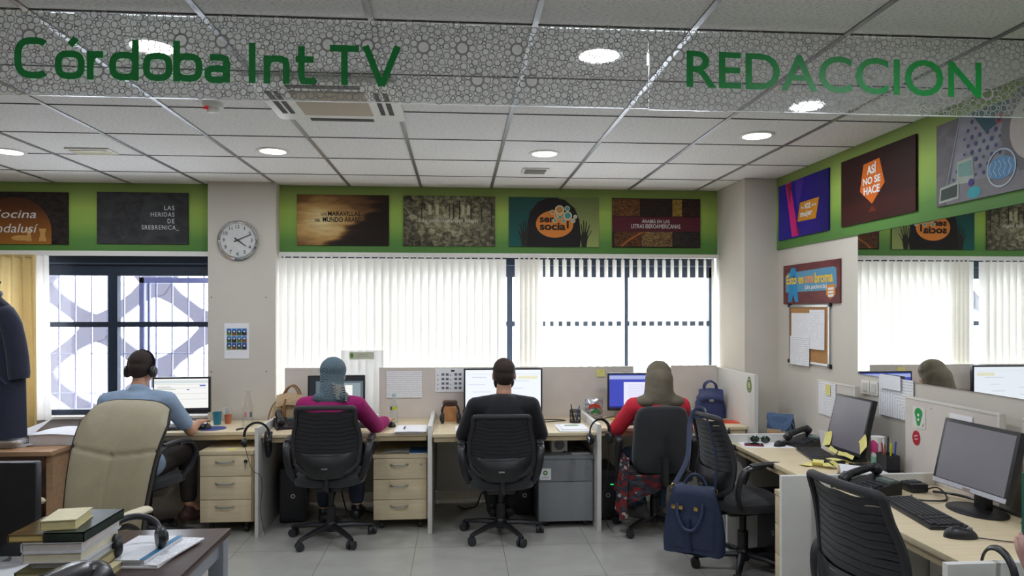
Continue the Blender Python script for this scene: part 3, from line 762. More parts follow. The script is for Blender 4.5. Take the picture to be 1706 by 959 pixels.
def d7(g, T, w, h):
    g.use(P_('magenta shard', '#d8247f')); g.flat([(w*.16, h), (w*.26, h), (w*.44, h*.02), (w*.30, h*.02)], .001, T)
    g.use(P_('crimson shard', '#8f1f4a')); g.flat([(w*.18, h*.98), (w*.30, h*.98), (w*.26, h*.6)], .0015, T); g.flat([(w*.38, h*.3), (w*.46, h*.05), (w*.40, h*.05)], .0015, T)
    g.use(P_('violet shard', '#4a2f9a')); g.flat([(w*.36, h), (w*.55, h), (w*.42, h*.45)], .001, T)
    g.use(P_('amber plate', '#cf8a1f')); g.flat([(w*.42, h*.26), (w*.78, h*.24), (w*.84, h*.58), (w*.47, h*.58)], .002, T)
    g.use(w_txt); g.text('la', w*.50, h*.46, w*.05, h*.05, .003, T, .02); g.text('voz', w*.565, h*.44, w*.12, h*.10, .003, T, .03); g.text('de la', w*.70, h*.46, w*.09, h*.045, .003, T, .02); g.text('mujer', w*.48, h*.29, w*.24, h*.13, .003, T, .03)
poster('violet blue poster with magenta shard and amber plate, first on the right wall', rp_(5.50, PZ), .765, PH, grad('print violet', [(0, '#1d1560'), (.4, '#2c1a86'), (.75, '#241b8f'), (1, '#3a2f9a')], 'Y', .4, 4), d7)
def d8(g, T, w, h):
    g.use(P_('orange pentagon', '#d2691f')); g.flat([(w*.34, h*.84), (w*.56, h*.86), (w*.63, h*.5), (w*.46, h*.24), (w*.29, h*.46)], .001, T)
    g.use(P_('dim reflection', '#6a2a18')); g.flat([(w*.46, h*.215), (w*.53, h*.13), (w*.40, h*.13)], .001, T)
    g.use(w_txt); g.text('ASÍ', w*.455, h*.67, w*.13, h*.16, .002, T, .035, 0, 'C'); g.text('NO SE', w*.455, h*.53, w*.24, h*.105, .002, T, .035, 0, 'C'); g.text('HACE', w*.455, h*.385, w*.22, h*.115, .002, T, .035, 0, 'C')
poster('dark maroon poster with an orange pentagon and white slab title, second on the right wall', rp_(4.57, PZ), .775, PH, grad('print maroon', [(0, '#3a1813'), (.28, '#3f1712'), (.33, '#32120f'), (1, '#2a1110')], 'Z', .03, 3), d8)
def d9(g, T, w, h):
    g.use(img_mat('print grey desk', [(.35, '#5c585a'), (.65, '#716d70')], 7)); g.flat([(0, 0), (w*.10, 0), (w*.235, h), (0, h)], .0006, T)
    g.use(P_('pale border', '#9aa0ad')); g.flat([(w*.10, h*.24), (w*.106, h*.24), (w*.235, h), (w*.225, h)], .001, T)
    g.use(P_('polka', '#3f4a70')); rnd = random.Random(3)
    for i in range(13):
        for j in range(9):
            x = .17+i*.068+(.034 if j % 2 else 0); z = .28+j*.088
            if x > .235*(z)+.10 and x < .98 and z < .98: g.disc(w*x, h*z, w*(.010+.007*rnd.random()), None, .001, T, 10)
    g.use(P_('dusk teal', '#2f5560')); g.flat([(w*.33, h), (w*.66, h), (w*.56, h*.78), (w*.46, h*.72)], .0012, T)
    g.use(P_('gear grey', '#6d6b70')); g.ring(w*.86, h*.64, w*.20, w*.265, .002, T, 64, w*.016, 1)
    g.use(P_('gear face', '#b9b2ac')); g.disc(w*.86, h*.64, w*.205, None, .0025, T, 40)
    g.use(P_('mint', '#4fae94')); g.flat([(w*.79, h*.88), (w*.95, h*.90), (w*.945, h*.82), (w*.87, h*.42), (w*.80, h*.41), (w*.875, h*.80), (w*.79, h*.79)], .003, T)
    g.use(P_('deep green', '#2d6a58')); g.text('A LAS', w*.755, h*.79, w*.12, h*.09, .0035, T, .03)
    g.use(P_('brain blue', '#5f8fb8')); g.disc(w*.59, h*.28, w*.115, h*.125, .0034, T); g.use(P_('brain pale', '#b5c4cf')); g.ring(w*.59, h*.28, w*.108, w*.118, .0038, T)
    for k in range(5): stroke(g, [(w*(.50+.04*k+.012*math.sin(q*1.7+k)), h*(.19+.035*q)) for q in range(6)], .004, T @ Matrix.Translation((0, 0, .0042)))
    g.use(P_('lower strip', '#807c80')); g.flat([(w*.10, 0), (w, 0), (w, h*.22), (w*.12, h*.22)], .0012, T)
    g.use(P_('photo frame', '#a9b0a4')); g.flat([(w*.20, h*.22), (w*.36, h*.20), (w*.345, h*.5), (w*.205, h*.48)], .0015, T); g.flat([(w*.03, h*.03), (w*.22, h*.05), (w*.225, h*.25), (w*.04, h*.22)], .003, T)
    g.use(P_('photo dark', '#3f4a44')); g.flat([(w*.045, h*.06), (w*.205, h*.075), (w*.21, h*.22), (w*.055, h*.195)], .0035, T); g.use(P_('photo mint', '#7aa096')); g.flat([(w*.215, h*.3), (w*.345, h*.28), (w*.335, h*.46), (w*.215, h*.45)], .002, T)
    g.use(P_('cyan blob', '#3fa0a8')); g.disc(w*.36, h*.08, w*.06, h*.07, .0025, T); g.use(P_('violet dot', '#4a3f86')); g.disc(w*.335, h*.2, w*.025, None, .003, T)
    g.use(P_('red ring', '#a34a5a')); g.ring(w*.575, h*.83, w*.02, w*.032, .003, T)
poster('grey collage poster with cog wheel and big mint number, on the right wall', rp_(3.62, PZ-.005), .775, PH, img_mat('print grey collage', [(.35, '#7b7a82'), (.65, '#8d8c96')], 9), d9)
def d10(g, T, w, h):
    g.use(P_('sky plate', '#5f97b5')); g.flat([(w*.05, h*.30), (w*.93, h*.30), (w*.96, h*.38), (w*.95, h*.80), (w*.90, h*.84), (w*.10, h*.80), (w*.04, h*.7)], .001, T)
    g.use(P_('blue figure', '#2f8fc4')); g.disc(w*.20, h*.80, w*.06, h*.13, .0015, T); g.flat([(w*.10, h*.05), (w*.17, h*.05), (w*.20, h*.25), (w*.24, h*.05), (w*.30, h*.05), (w*.26, h*.7), (w*.13, h*.7)], .0015, T)
    g.use(P_('yellow slab', '#f0c22a')); g.text('Esto es', w*.07, h*.50, w*.33, h*.24, .002, T, .03); g.use(P_('orange slab', '#ef9a3a')); g.text('una', w*.42, h*.51, w*.16, h*.17, .002, T, .03); g.use(P_('yellow slab', '#f0c22a')); g.text('broma', w*.60, h*.49, w*.30, h*.25, .002, T, .03)
    g.use(w_txt); g.text('(sin paciencia)', w*.42, h*.32, w*.38, h*.15, .002, T, .015, .1)
    g.use(P_('orange tag', '#d98a3a')); g.flat([(w*.80, h*.42), (w*.93, h*.44), (w*.94, h*.2), (w*.86, h*.10), (w*.79, h*.2)], .0018, T)
    g.use(w_txt)
    for k in range(3): g.flat([(w*.82, h*(.36-.08*k)), (w*.91, h*(.365-.08*k)), (w*.91, h*(.31-.08*k)), (w*.82, h*(.305-.08*k))], .002, T)
poster('small maroon and blue poster with yellow title above the corkboard', right_face(XR, 5.44, 1.685), .83, .30, img_mat('print maroon small', [(.3, '#5a2a2c'), (.7, '#7a4040')], 5), d10, group=None)

# ------------------------------------------------------------------ clock, calendar, papers, corkboard
t = thing('wall_clock', 'round chrome rimmed wall clock on the pillar', 'clock', (-1.812, 6.04, 2.215))
T = back_face(-1.812, 6.04, 2.215)
g = MB(m_chrome); g.lathe([(.10, 0), (.158, 0), (.164, .012), (.162, .03), (.152, .036), (.142, .03), (.138, .022)], n=48, T=T); part('rim', g, t, world=True)
g = MB(M('clock face', '#e9e9e6', .5)); g.disc(0, 0, .142, None, .0225, T, 48); part('face', g, t, world=True)
g = MB(M('clock ink', '#222222', .5))
for k in range(12):
    a = R(90-30*(k+1)); s = str(k+1); g.text(s, .112*math.cos(a), .112*math.sin(a)-.0145, None, .029, .0235, T, .01, 0, 'C')
part('numerals', g, t, world=True)
def hand(ang, ln, wd, z):
    d = V((math.cos(ang), math.sin(ang))); q = V((-d.y, d.x)); g = MB(MATS['clock ink'])
    p = [d*ln+q*wd*.4, d*-.03+q*wd, d*-.03-q*wd, d*ln-q*wd*.4]; g.prism([(v.x, v.y) for v in reversed(p)], .002, T @ Matrix.Translation((0, 0, z))); return g
part('hour_hand', hand(R(90-125.5), .085, .006, .026), t, world=True); part('minute_hand', hand(R(90-66), .122, .0045, .029), t, world=True)
g = MB(glassy('clock glass', (1, 1, 1), .04)); g.disc(0, 0, .15, None, .034, T, 48); part('glass', g, t, world=True)
def sheetpaper(label, T, w, h, mat, draw=None, cat='paper', name='paper_sheet', group=None, curl=0.):
    g = MB(mat); g.sheet(lambda u, v: (w*u, h*v, .004+curl*(1-v)**2*math.sin(PI*u*.9+.2)), 6, 8, .0008, T)
    if draw: draw(g, T @ Matrix.Translation((0, 0, .006+0)), w, h)
    return solo(name, g, label, cat, group)
def dcal(g, T, w, h):
    for j in range(3):
        for i in range(4):
            x0 = w*(.10+i*.205); z0 = h*(.66-.20*j); ww = w*.19; hh = h*.19
            g.use(P_('cal sky %d' % ((i*3+j) % 3), ('#4a86c8', '#6fa0d0', '#3a6aa8')[(i*3+j) % 3])); g.flat([(x0, z0), (x0+ww, z0), (x0+ww, z0+hh), (x0, z0+hh)], 0, T)
            g.use(P_('cal ground %d' % ((i+j*2) % 4), ('#6a8a3a', '#8a5a3a', '#4a6a3a', '#3a3a3a')[(i+j*2) % 4])); g.flat([(x0, z0), (x0+ww, z0), (x0+ww, z0+hh*.42), (x0, z0+hh*.5)], .0005, T)
            g.use(P_('cal navy', '#1f2f5f')); g.ring(x0+ww/2, z0+hh*.55, ww*.3, ww*.42, .001, T, 16); g.use(w_txt); g.disc(x0+ww/2, z0+hh*.55, ww*.2, None, .0012, T, 12)
sheetpaper('white wall calendar with twelve small coloured pictures, on the pillar under the clock', back_face(-1.925, 6.04, 1.236), .20, .295, m_paper, dcal, 'calendar', 'wall_calendar')
g = MB(m_steel)
for x in (-2.03, -1.57):
    for z in (1.735, 1.10): pass
pass
m_dot = M('screw cap', '#6d675c', .5)
for i, (x, z) in enumerate(((-2.03, 1.745), (-1.59, 1.745), (-2.03, 1.13), (-1.585, 1.13))):
    g = MB(m_dot); g.disc(0, 0, .006, None, .002, back_face(x, 6.04, z), 10); g.disc(0, 0, .004, None, .003, back_face(x, 6.04, z), 10)
    solo('screw', g, 'small screw head on the pillar, %s %s' % (('upper', 'lower')[i//2], ('left', 'right')[i % 2]), 'screw', 'screw heads on the pillar')
# corkboard on the right wall
t = thing('corkboard', 'cork noticeboard with aluminium frame on the right wall under the joke poster', 'noticeboard', (XR, 5.045, 1.245))
T = right_face(XR, 5.345, 1.245); w, h = .60, .43
part('cork', MB(M('cork', '#b58553', .9, var=.15, scale=120)).add(*box_vf(.01, w-.01, .01, h-.01, 0, .010), T), t, world=True)
g = MB(m_steel)
for a in ((0, .016, 0, h), (w-.016, w, 0, h), (0, w, 0, .016), (0, w, h-.016, h)): g.add(*box_vf(*a, 0, .016), T)
part('frame', g, t, world=True)
for a, b2 in ((0, 0), (w, 0), (0, h), (w, h)): part('corner_cap', MB(m_black).add(*box_vf(a-.014, a+.014, b2-.014, b2+.014, 0, .02), T), t, world=True)
def cork_sheet(label, y, z, w, h, mat, z0=.012, curl=0): sheetpaper(label, right_face(XR-z0, y, z), w, h, mat, None, 'paper', curl=curl)
cork_sheet('printed sheet pinned upper left on the corkboard', 5.30, 1.415, .285, .20, m_print)
cork_sheet('longer printed sheet hanging over the lower edge of the corkboard', 5.315, 1.225, .30, .215, m_print2, .016, .008)
cork_sheet('tall printed sheet pinned on the right of the corkboard', 5.02, 1.355, .215, .285, m_print, .012, .01)

# ------------------------------------------------------------------ mirror on the right wall
m_mir, nt, out = base_mat('mirror silver')
b = N(nt, 'BsdfPrincipled'); b.inputs['Metallic'].default_value = 1; b.inputs['Roughness'].default_value = .0; b.inputs['Base Color'].default_value = (.86, .88, .86, 1); nt.links.new(b.outputs[0], out.inputs[0])
t = thing('wall_mirror', 'long frameless mirror on the right wall under the green band', 'mirror', (XR, 3.0, 1.228))
part('glass', MB(m_mir).box(XR-.006, XR, 1.3, 4.405, 1.228, 2.12), t, world=True)
def plate(y, z, label):
    t = thing('wall_socket', label, 'socket', (XR, y, z))
    T = right_face(XR, y, z); part('plate', MB(m_plast_w).add(*box_vf(-.042, .042, -.042, .042, 0, .009), T), t, world=True)
    part('insert', MB(M('socket insert', '#cfccc2', .5)).add(*box_vf(-.025, .025, -.028, .028, .008, .013), T), t, world=True)
plate(4.32, 1.15, 'white wall plate beside the taped schedule, left of two'); plate(4.225, 1.15, 'white wall plate beside the taped schedule, right of two')
plate(2.98, 1.13, 'white wall plate at the right edge of the picture')
# ------------------------------------------------------------------ desks, dividers, partitions (rear row)
DZ = .73
def desk(label, x0, x1, y0, y1, leg=None, group='maple desks'):
    t = thing('desk', label, 'desk', ((x0+x1)/2, (y0+y1)/2, 0), 0, group)
    part('desktop', MB(m_beech).box(x0, x1, y0, y1, DZ-.025, DZ, .003), t, world=True)
    r = MB(m_beech_edge)
    if x1-x0 > y1-y0: r.box(x0+.01, x1-.01, y0+.012, y0+.03, DZ-.06, DZ-.028); 
    else: r.box(x0+.012, x0+.03, y0+.01, y1-.01, DZ-.06, DZ-.028)
    part('front_rail', r, t, world=True)
    m = MB(m_partedge)
    if x1-x0 > y1-y0: m.box(x0+.01, x1-.01, y1-.04, y1-.02, .12, DZ-.03)
    else: m.box(x1-.04, x1-.02, y0+.01, y1-.01, .12, DZ-.03)
    part('modesty_panel', m.use(m_wallgrey), t, world=True)
    for a in (leg or []): part('leg_panel', MB(m_white).box(*a, 0, DZ-.025, .003), t, world=True)
    return t
DX = [-1.445, -.205, 1.045]
def divider(label, box, z1=.79):
    return solo('divider_panel', MB(m_white).box(*box, 0, z1, .003), label, 'divider', 'low white desk dividers')
divider('white divider panel between the headphoned man and the woman in magenta', (DX[0]-.013, DX[0]+.013, 5.235, 6.03))
divider('white divider panel between the woman in magenta and the man in black', (DX[1]-.016, DX[1]+.016, 5.235, 6.03))
divider('white divider panel between the man in black and the woman in red', (DX[2]-.016, DX[2]+.016, 5.20, 6.03))
desk('maple desk with paper cups and glass bottle, under the left window', -2.75, DX[0]-.018, 5.44, 6.02, [(DX[0]-.046, DX[0]-.018, 5.46, 6.0), (-2.75, -2.722, 5.46, 6.0)])
desk('maple desk of the woman in magenta with notepad and water bottle', DX[0]+.016, DX[1]-.019, 5.30, 6.03)
desk('maple desk of the man in black with wide monitor', DX[1]+.019, DX[2]-.019, 5.225, 6.03)
desk('maple desk of the woman in red with blue handbag and orange folder', DX[2]+.019, 2.25, 5.39, 6.03)
def screen_board(label, box, z0, z1, edge='top'):
    t = thing('partition_screen', label, 'partition', ((box[0]+box[1])/2, (box[2]+box[3])/2, z0), 0, 'beige desk screens')
    part('board', MB(m_part).box(*box, z0, z1-.012), t, world=True)
    part('trim_strip', MB(m_partedge).box(*box, z1-.012, z1, .002), t, world=True); return t
screen_board('beige desk screen behind the monitor of the woman in magenta, left piece', (-1.436, -1.06, 6.035, 6.065), .12, 1.157)
screen_board('long beige desk screen with pinned sheets behind the man in black', (-.66, 1.512, 6.035, 6.065), .12, 1.155)
screen_board('beige desk screen right of the woman in red, against the corner', (1.84, 2.25, 6.035, 6.065), .12, 1.16)
t = screen_board('white side screen with green drop sticker at the right end of the rear desks', (2.255, 2.285, 5.265, 6.065), 0, 1.145)
for ch in t.children: ch.data.materials[0] = m_white
def drop_sticker(T, s):
    g = MB(P_('drop rim', '#3b4a33')); sh = lambda k: [(k*s*.5*math.sin(a)*(.55+.45*math.cos(a/2)**2 if True else 1)*(1 if a < PI else 1), k*s*(-math.cos(a))*(1 if abs(a-PI) > 1.2 else 1)) for a in [i*2*PI/28 for i in range(28)]]
    for k, c, z in ((1., '#33472c', 0), (.86, '#9fae7c', .0006), (.66, '#4f7a2f', .0012), (.4, '#c9c28a', .0018)):
        g.use(P_('drop '+c, c)); g.flat([(x, y+.1*s*(1-k)*-1) for x, y in sh(k)], z, T)
    return g
g = drop_sticker(Matrix(((0, 0, 1, 2.2865), (1, 0, 0, 5.34), (0, 1, 0, 1.02), (0, 0, 0, 1))), .06)
T = Matrix(((-1, 0, 0, 2.27), (0, 0, -1, 5.2640), (0, 1, 0, 1.02), (0, 0, 0, 1)))
# the sticker sits on the room side of the side screen's face that is turned to the left
solo('drop_sticker', drop_sticker(Matrix(((0, 0, -1, 2.2535), (-1.9, 0, 0, 5.36), (0, 1, 0, 1.06), (0, 0, 0, 1))), .062), 'green drop shaped sticker on the white side screen', 'sticker')
g = MB(m_acr_w := glassy('milky acrylic', (1, 1, 1), .03, .1, white=.55)); g.box(-.985, -.63, 6.082, 6.088, .76, 1.30)
solo('acrylic_plate', g, 'milky acrylic plate standing behind the desk screens at the blinds', 'plate')
t = thing('name_plate', 'small pale green name plate above the desk screen of the woman in magenta', 'name plate', (-.81, 6.08, 1.225))
T = back_face(-.914, 6.081, 1.226); g = MB(M('name plate card', '#c9ccb4', .5)); g.add(*box_vf(0, .206, 0, .06, 0, .004), T); part('card', g, t, world=True)
g = MB(P_('plate leaf', '#5f8f3a')); g.disc(.022, .03, .014, .022, .0046, T)
g.use(P_('plate grey', '#8f9384')); g.flat([(.075, .036), (.15, .036), (.15, .04), (.075, .04)], .0046, T); g.flat([(.06, .022), (.165, .022), (.165, .026), (.06, .026)], .0046, T)
part('print', g, t, world=True)

# pinned sheets on the screens
sheetpaper('white printed sheet pinned on the screen left of the calendar sheet', back_face(-.60, 6.034, .90), .30, .225, m_print2)
def dmonth(g, T, w, h):
    g.use(P_('ink grey', '#6f7482'))
    for j in range(4):
        for i in range(6): g.flat([(w*(.07+.15*i), h*(.12+.19*j)), (w*(.17+.15*i), h*(.12+.19*j)), (w*(.17+.15*i), h*(.22+.19*j)), (w*(.07+.15*i), h*(.22+.19*j))] if (i*7+j*3) % 3 else [(w*(.07+.15*i), h*(.12+.19*j)), (w*(.11+.15*i), h*(.12+.19*j)), (w*(.11+.15*i), h*(.16+.19*j)), (w*(.07+.15*i), h*(.16+.19*j))], 0, T)
    g.use(P_('ink dark', '#25262b')); g.flat([(w*.55, h*.86), (w*.68, h*.86), (w*.68, h*.93), (w*.55, h*.93)], .0004, T)
sheetpaper('printed calendar sheet pinned beside the wide monitor', back_face(-.191, 6.034, .947), .24, .20, m_paper, dmonth)
sheetpaper('yellow sticky note on the desk screen right of the man in black', back_face(1.187, 6.034, 1.068), .075, .065, m_yellow, None, 'sticky note', 'sticky_note', curl=.006)

# ------------------------------------------------------------------ drawer units
def pedestal(label, x0, x1, y0, y1, z0, z1, rows, mat, edge, handle, T=None, group='drawer units on castors', key=False, bar=True):
    t = thing('drawer_unit', label, 'drawer unit', ((x0+x1)/2, (y0+y1)/2, 0), 0, group)
    part('carcass', MB(edge).box(x0, x1, y0+.018, y1, z0, z1, .002), t, world=True)
    part('top_board', MB(mat).box(x0-.003, x1+.003, y0-.002, y1, z1, z1+.03, .003), t, world=True)
    n = len(rows); zz = z1-.003
    for k, hgt in enumerate(rows):
        d = part('drawer', MB(mat).box(x0+.003, x1-.012, y0, y0+.018, zz-hgt+.004, zz, .0015), t, world=True)
        if bar:
            cx = (x0+x1)/2-.01; zc = zz-hgt*.28
            hb = MB(m_steel).tube(sm([(cx-.065, y0+.002, zc), (cx-.05, y0-.022, zc-.002), (cx, y0-.026, zc-.005), (cx+.05, y0-.022, zc-.002), (cx+.065, y0+.002, zc)], 4), .006, 8)
            part('handle', hb, d, world=True)
        if k == 0:
            lk = MB(m_black if key else m_steel).cyl((x1-.05, y0+.002, zz-.045), (x1-.05, y0-.006, zz-.045), .013 if key else .009, n=16); part('lock', lk, d, world=True)
            if key: part('key', MB(m_steel).box(x1-.053, x1-.047, y0-.014, y0-.008, zz-.10, zz-.045, .002), d, world=True)
        zz -= hgt
    for cx in (x0+.06, x1-.06):
        for cy in (y0+.07, y1-.07):
            part('caster', MB(m_black).cyl((cx-.012, cy, .026), (cx+.012, cy, .026), .026, n=16).box(cx-.01, cx+.01, cy-.012, cy+.012, .03, z0+.001), t, world=True)
    return t
pedestal('maple drawer unit with a key in its lock, left of the first divider', -1.875, -1.497, 5.33, 5.9, .085, .58, (.155, .17, .165), m_beech, m_beech_edge, 1, key=True)
pedestal('maple drawer unit with blue folder on top, left of the second divider', -.628, -.225, 5.34, 5.9, .075, .535, (.155, .152, .15), m_beech, m_beech_edge, 1)
t = pedestal('grey metal filing cabinet with a small sticker, right of the man in black', .602, 1.022, 5.30, 5.88, .045, .515, (.165, .30), m_grey, m_grey, 0, group=None, bar=False)
T = back_face(.612, 5.298, .365)
g = MB(m_paper); g.flat([(0, 0), (.085, 0), (.085, .085), (0, .085)], .001, T); g.use(P_('leaf green', '#5f8a3a')); g.ring(.042, .052, .008, .018, .002, T); g.use(P_('sticker lines', '#b5b8a8')); g.flat([(.015, .015), (.07, .015), (.07, .02), (.015, .02)], .002, T)
solo('cabinet_sticker', g, 'white sticker with green leaf on the grey filing cabinet', 'sticker')
g = MB(m_paper); 
solo('sticky_note', MB(m_yellow).box(-1.70, -1.63, 5.36, 5.43, .6105, .6125), 'yellow note lying on the drawer unit with the key', 'sticky note')
solo('document_sleeve', MB(glassy('clear sleeve', (.95, .95, .97), .1, .1, white=.4)).sheet(lambda u, v: (-.56+.22*u, 5.345+.2*v, .572+.012*math.sin(PI*u)*(1-v)), 8, 6, .002), 'crumpled clear sleeve on the drawer unit beside the blue folder', 'paper')
t = thing('folder', 'blue folder lying on the drawer unit under the desk', 'folder', (-.30, 5.45, .566))
part('cover', MB(M('blue card', '#2a5f8f', .5)).box(-.365, -.235, 5.342, 5.56, .572, .576), t, world=True); part('pages', MB(m_paper).box(-.362, -.237, 5.344, 5.555, .566, .572), t, world=True)

# ------------------------------------------------------------------ right hand row along the wall
YR = [4.755, 3.52, 2.255]
g = MB(m_white); g.box(1.84, 2.47, YR[0]-.014, YR[0]+.014, 0, .785, .003); solo('divider_panel', g, 'white divider panel behind the telephone and sunglasses, at the rear of the right row', 'divider', 'low white desk dividers')
divider('white divider panel in front of the drawer side, between the two right hand desks', (1.645, 2.47, YR[1]-.014, YR[1]+.014))
divider('white divider panel at the lower right corner with a headset hung over it', (1.62, 2.47, YR[2]-.014, YR[2]+.014))
desk('maple desk with sticky notes and small monitor, rear of the right row', 1.865, 2.468, YR[1]+.018, YR[0]-.018)
desk('maple desk with large dark monitor, front of the right row', 1.80, 2.468, YR[2]+.018, YR[1]-.018)
def wall_screen(label, y0, y1):
    t = thing('partition_screen', label, 'partition', (2.49, (y0+y1)/2, .12), 0, 'beige desk screens')
    part('board', MB(m_part).box(2.472, 2.50, y0, y1, .12, 1.148), t, world=True); part('trim_strip', MB(m_partedge).box(2.470, 2.502, y0, y1, 1.148, 1.16, .002), t, world=True)
    part('end_trim', MB(m_partedge).box(2.470, 2.502, y0-.012, y0, .12, 1.16, .002), t, world=True)
wall_screen('beige desk screen on the right wall behind the small monitor', 4.275, 4.745)
wall_screen('beige desk screen on the right wall with green bulb sticker', 3.085, 3.76)
wall_screen('beige desk screen on the right wall at the right edge of the picture', 2.27, 2.94)
t = pedestal('maple drawer unit seen edge on beside the divider of the right row', 1.90, 2.3, YR[1]+.03, YR[1]+.44, .07, .58, (.16, .17, .17), m_beech, m_beech_edge, 1)
t.location = (1.90+.2, YR[1]+.24, 0); t.rotation_euler = (0, 0, R(-90)); t.location = (2.02, YR[1]+.235, 0)
# wooden cabinet at the far left with paper heaps
m_brown = wood('red brown veneer', '#4a3026', '#5c3d30', (3, 25, 25), .4)
m_tan = wood('tan board', '#b08a68', '#c19b78', (3, 20, 20), .5)
t = thing('side_table', 'tan topped side table with dark recess under the paper heaps at far left', 'table', (-3.2, 5.0, 0))
part('tabletop', MB(m_tan).box(-3.9, -2.60, 4.77, 5.30, .70, .73, .004), t, world=True)
part('leg_panel', MB(m_tan).box(-2.66, -2.62, 4.82, 5.28, 0, .70), t, world=True); part('leg_panel', MB(m_tan).box(-3.9, -3.86, 4.82, 5.28, 0, .70), t, world=True)
part('back_panel', MB(m_brown).box(-3.86, -2.66, 5.0, 5.02, .05, .70), t, world=True)
part('apron', MB(m_brown).box(-3.86, -2.66, 4.80, 4.82, .62, .70), t, world=True)
random.seed(5)
for i in range(9):
    T = TR(-3.02+random.uniform(-.03, .03), 5.0+random.uniform(-.02, .03), .731+i*.0085, R(random.uniform(-14, 14)))
    solo('paper_sheaf', MB(m_paper if i % 3 else m_print2).box(-.15, .15, -.11, .12, 0, .0075, .001, T), 'sheaf of loose papers in the heap on the side table, layer %s from below' % ('one two three four five six seven eight nine'.split()[i]), 'papers', 'paper heap on the side table')
solo('paper_sheet', MB(m_paper).sheet(lambda u, v: (-3.02+.22*u+.04*v, 4.93+.14*v, .81+.012*u+.075*u*v), 6, 6, .001), 'white sheet curling up on top of the paper heap at far left', 'paper')
g = MB(m_paper); g.box(-2.86, -2.57, 4.98, 5.20, .731, .80); g.sheet(lambda u, v: (-2.87+.31*u, 4.96+.26*v, .802+.02*math.sin(PI*u)*(.4+.6*v)), 8, 4, .002)
solo('paper_ream', g, 'thick block of white paper between the paper heap and the cream chair', 'papers')
for k, c in enumerate(('#8f6a4a', '#75797a')):
    solo('carton', MB(M('carton board %d' % k, c, .8)).box(-2.98+.33*k, -2.70+.3*k-.06, 4.83, 4.97, .0, .28-.08*k, .004), ('brown carton stored under the side table', 'grey carton stored under the side table')[k], 'carton')

# ------------------------------------------------------------------ dark table in the foreground, lower left
m_wenge = wood('dark wenge veneer', '#3b2d2b', '#4a3936', (3, 30, 30), .28)
t = thing('table', 'dark brown table with grey metal legs in the left foreground', 'table', (-1.6, 2.4, 0))
part('tabletop', MB(m_wenge).box(-2.55, -.93, 2.22, 3.0, .712, .74, .004), t, world=True)
m_gm = M('grey painted metal', '#9a9da6', .4, metal=.3)
for x, y in ((-.965, 2.95), (-.965, 2.27), (-2.5, 2.95), (-2.5, 2.27)): part('leg', MB(m_gm).box(x-.03, x+.03, y-.03, y+.03, 0, .712, .003), t, world=True)
for a in ((-.985, -.95, 2.27, 2.95), (-2.52, -2.485, 2.27, 2.95), (-2.5, -.965, 2.93, 2.96), (-2.5, -.965, 2.26, 2.29)): part('rail', MB(m_gm).box(*a, .645, .711, .002), t, world=True)
# ------------------------------------------------------------------ screens, keyboards, phones and small things
def monitor(label, x, y, rz, w, h, z0, draw, tilt=0., base_r=.10, thick=.035, bez=.014, zb=DZ, on=True, silver=False, group=None):
    """screen turned towards local -Y; z0 is the lower edge of the casing"""
    t = thing('monitor', label, 'monitor', (x, y, zb), rz, group)
    z0 -= zb; T = TR(0, 0, z0+h/2, 0, -tilt)
    c = MB(m_black).box(-w/2, w/2, -thick/2, thick/2, -h/2, h/2, .006, T); part('casing', c, t)
    F = T @ Matrix(((1, 0, 0, -w/2+bez), (0, 0, -1, -thick/2-.0004), (0, 1, 0, -h/2+bez*1.5), (0, 0, 0, 1)))
    s = MB(); s.use(screen('lit black', '#111318', .2)); draw(s, F, w-2*bez, h-2.5*bez); part('display', s, t)
    if silver:
        s = MB(M('silver bezel strip', '#b5b5bd', .3)).box(-w/2+.004, w/2-.004, -thick/2-.002, -thick/2, -h/2+.003, -h/2+bez*1.3, 0, T); part('lower_bezel', s, t)
        part('badge', MB(m_chrome).box(-.022, .022, -thick/2-.004, -thick/2-.001, -h/2+.007, -h/2+.015, 0, T), t)
    st = MB(m_black); st.box(-.035, .035, .012, .05, .01, z0+h*.45, .006); part('neck', st, t)
    b = MB(m_black); b.lathe([(.001, .016), (base_r*.9, .012), (base_r, .006), (base_r, 0), (.001, 0)], n=32, T=Matrix.Diagonal((1.15, .85, 1, 1))); part('base', b, t)
    return t
def rect(s, F, x0, y0, x1, y1, z=0.): s.flat([(x0, y0), (x1, y0), (x1, y1), (x0, y1)], z, F)
S = lambda n, c, e=.85: screen('screen '+n, c, e)
def scr1(s, F, w, h):
    s.use(S('page', '#f1f1ee', .9)); rect(s, F, 0, h*.07, w, h)
    s.use(S('bar', '#d5dfe0', .85)); rect(s, F, 0, h*.86, w, h*.95, .0003); s.use(S('taskbar', '#20242c', .5)); rect(s, F, 0, 0, w, h*.07)
    s.use(S('link', '#3f62c0', .9)); rect(s, F, w*.84, h*.76, w*.95, h*.80, .0004); rect(s, F, w*.6, h*.64, w*.65, h*.67, .0004)
    s.use(S('pale line', '#c9ccc9', .85))
    for k in (.82, .7, .52, .35): rect(s, F, w*.03, h*k, w*.97, h*(k+.012), .0003)
    s.use(S('grey text', '#a9adab', .8))
    for k in range(3): rect(s, F, w*.06, h*(.74-.04*k), w*(.3+.05*k), h*(.755-.04*k), .0004)
monitor('lit monitor with a white web page in front of the headphoned man', -2.19, 5.84, R(4), .435, .285, .822, scr1)
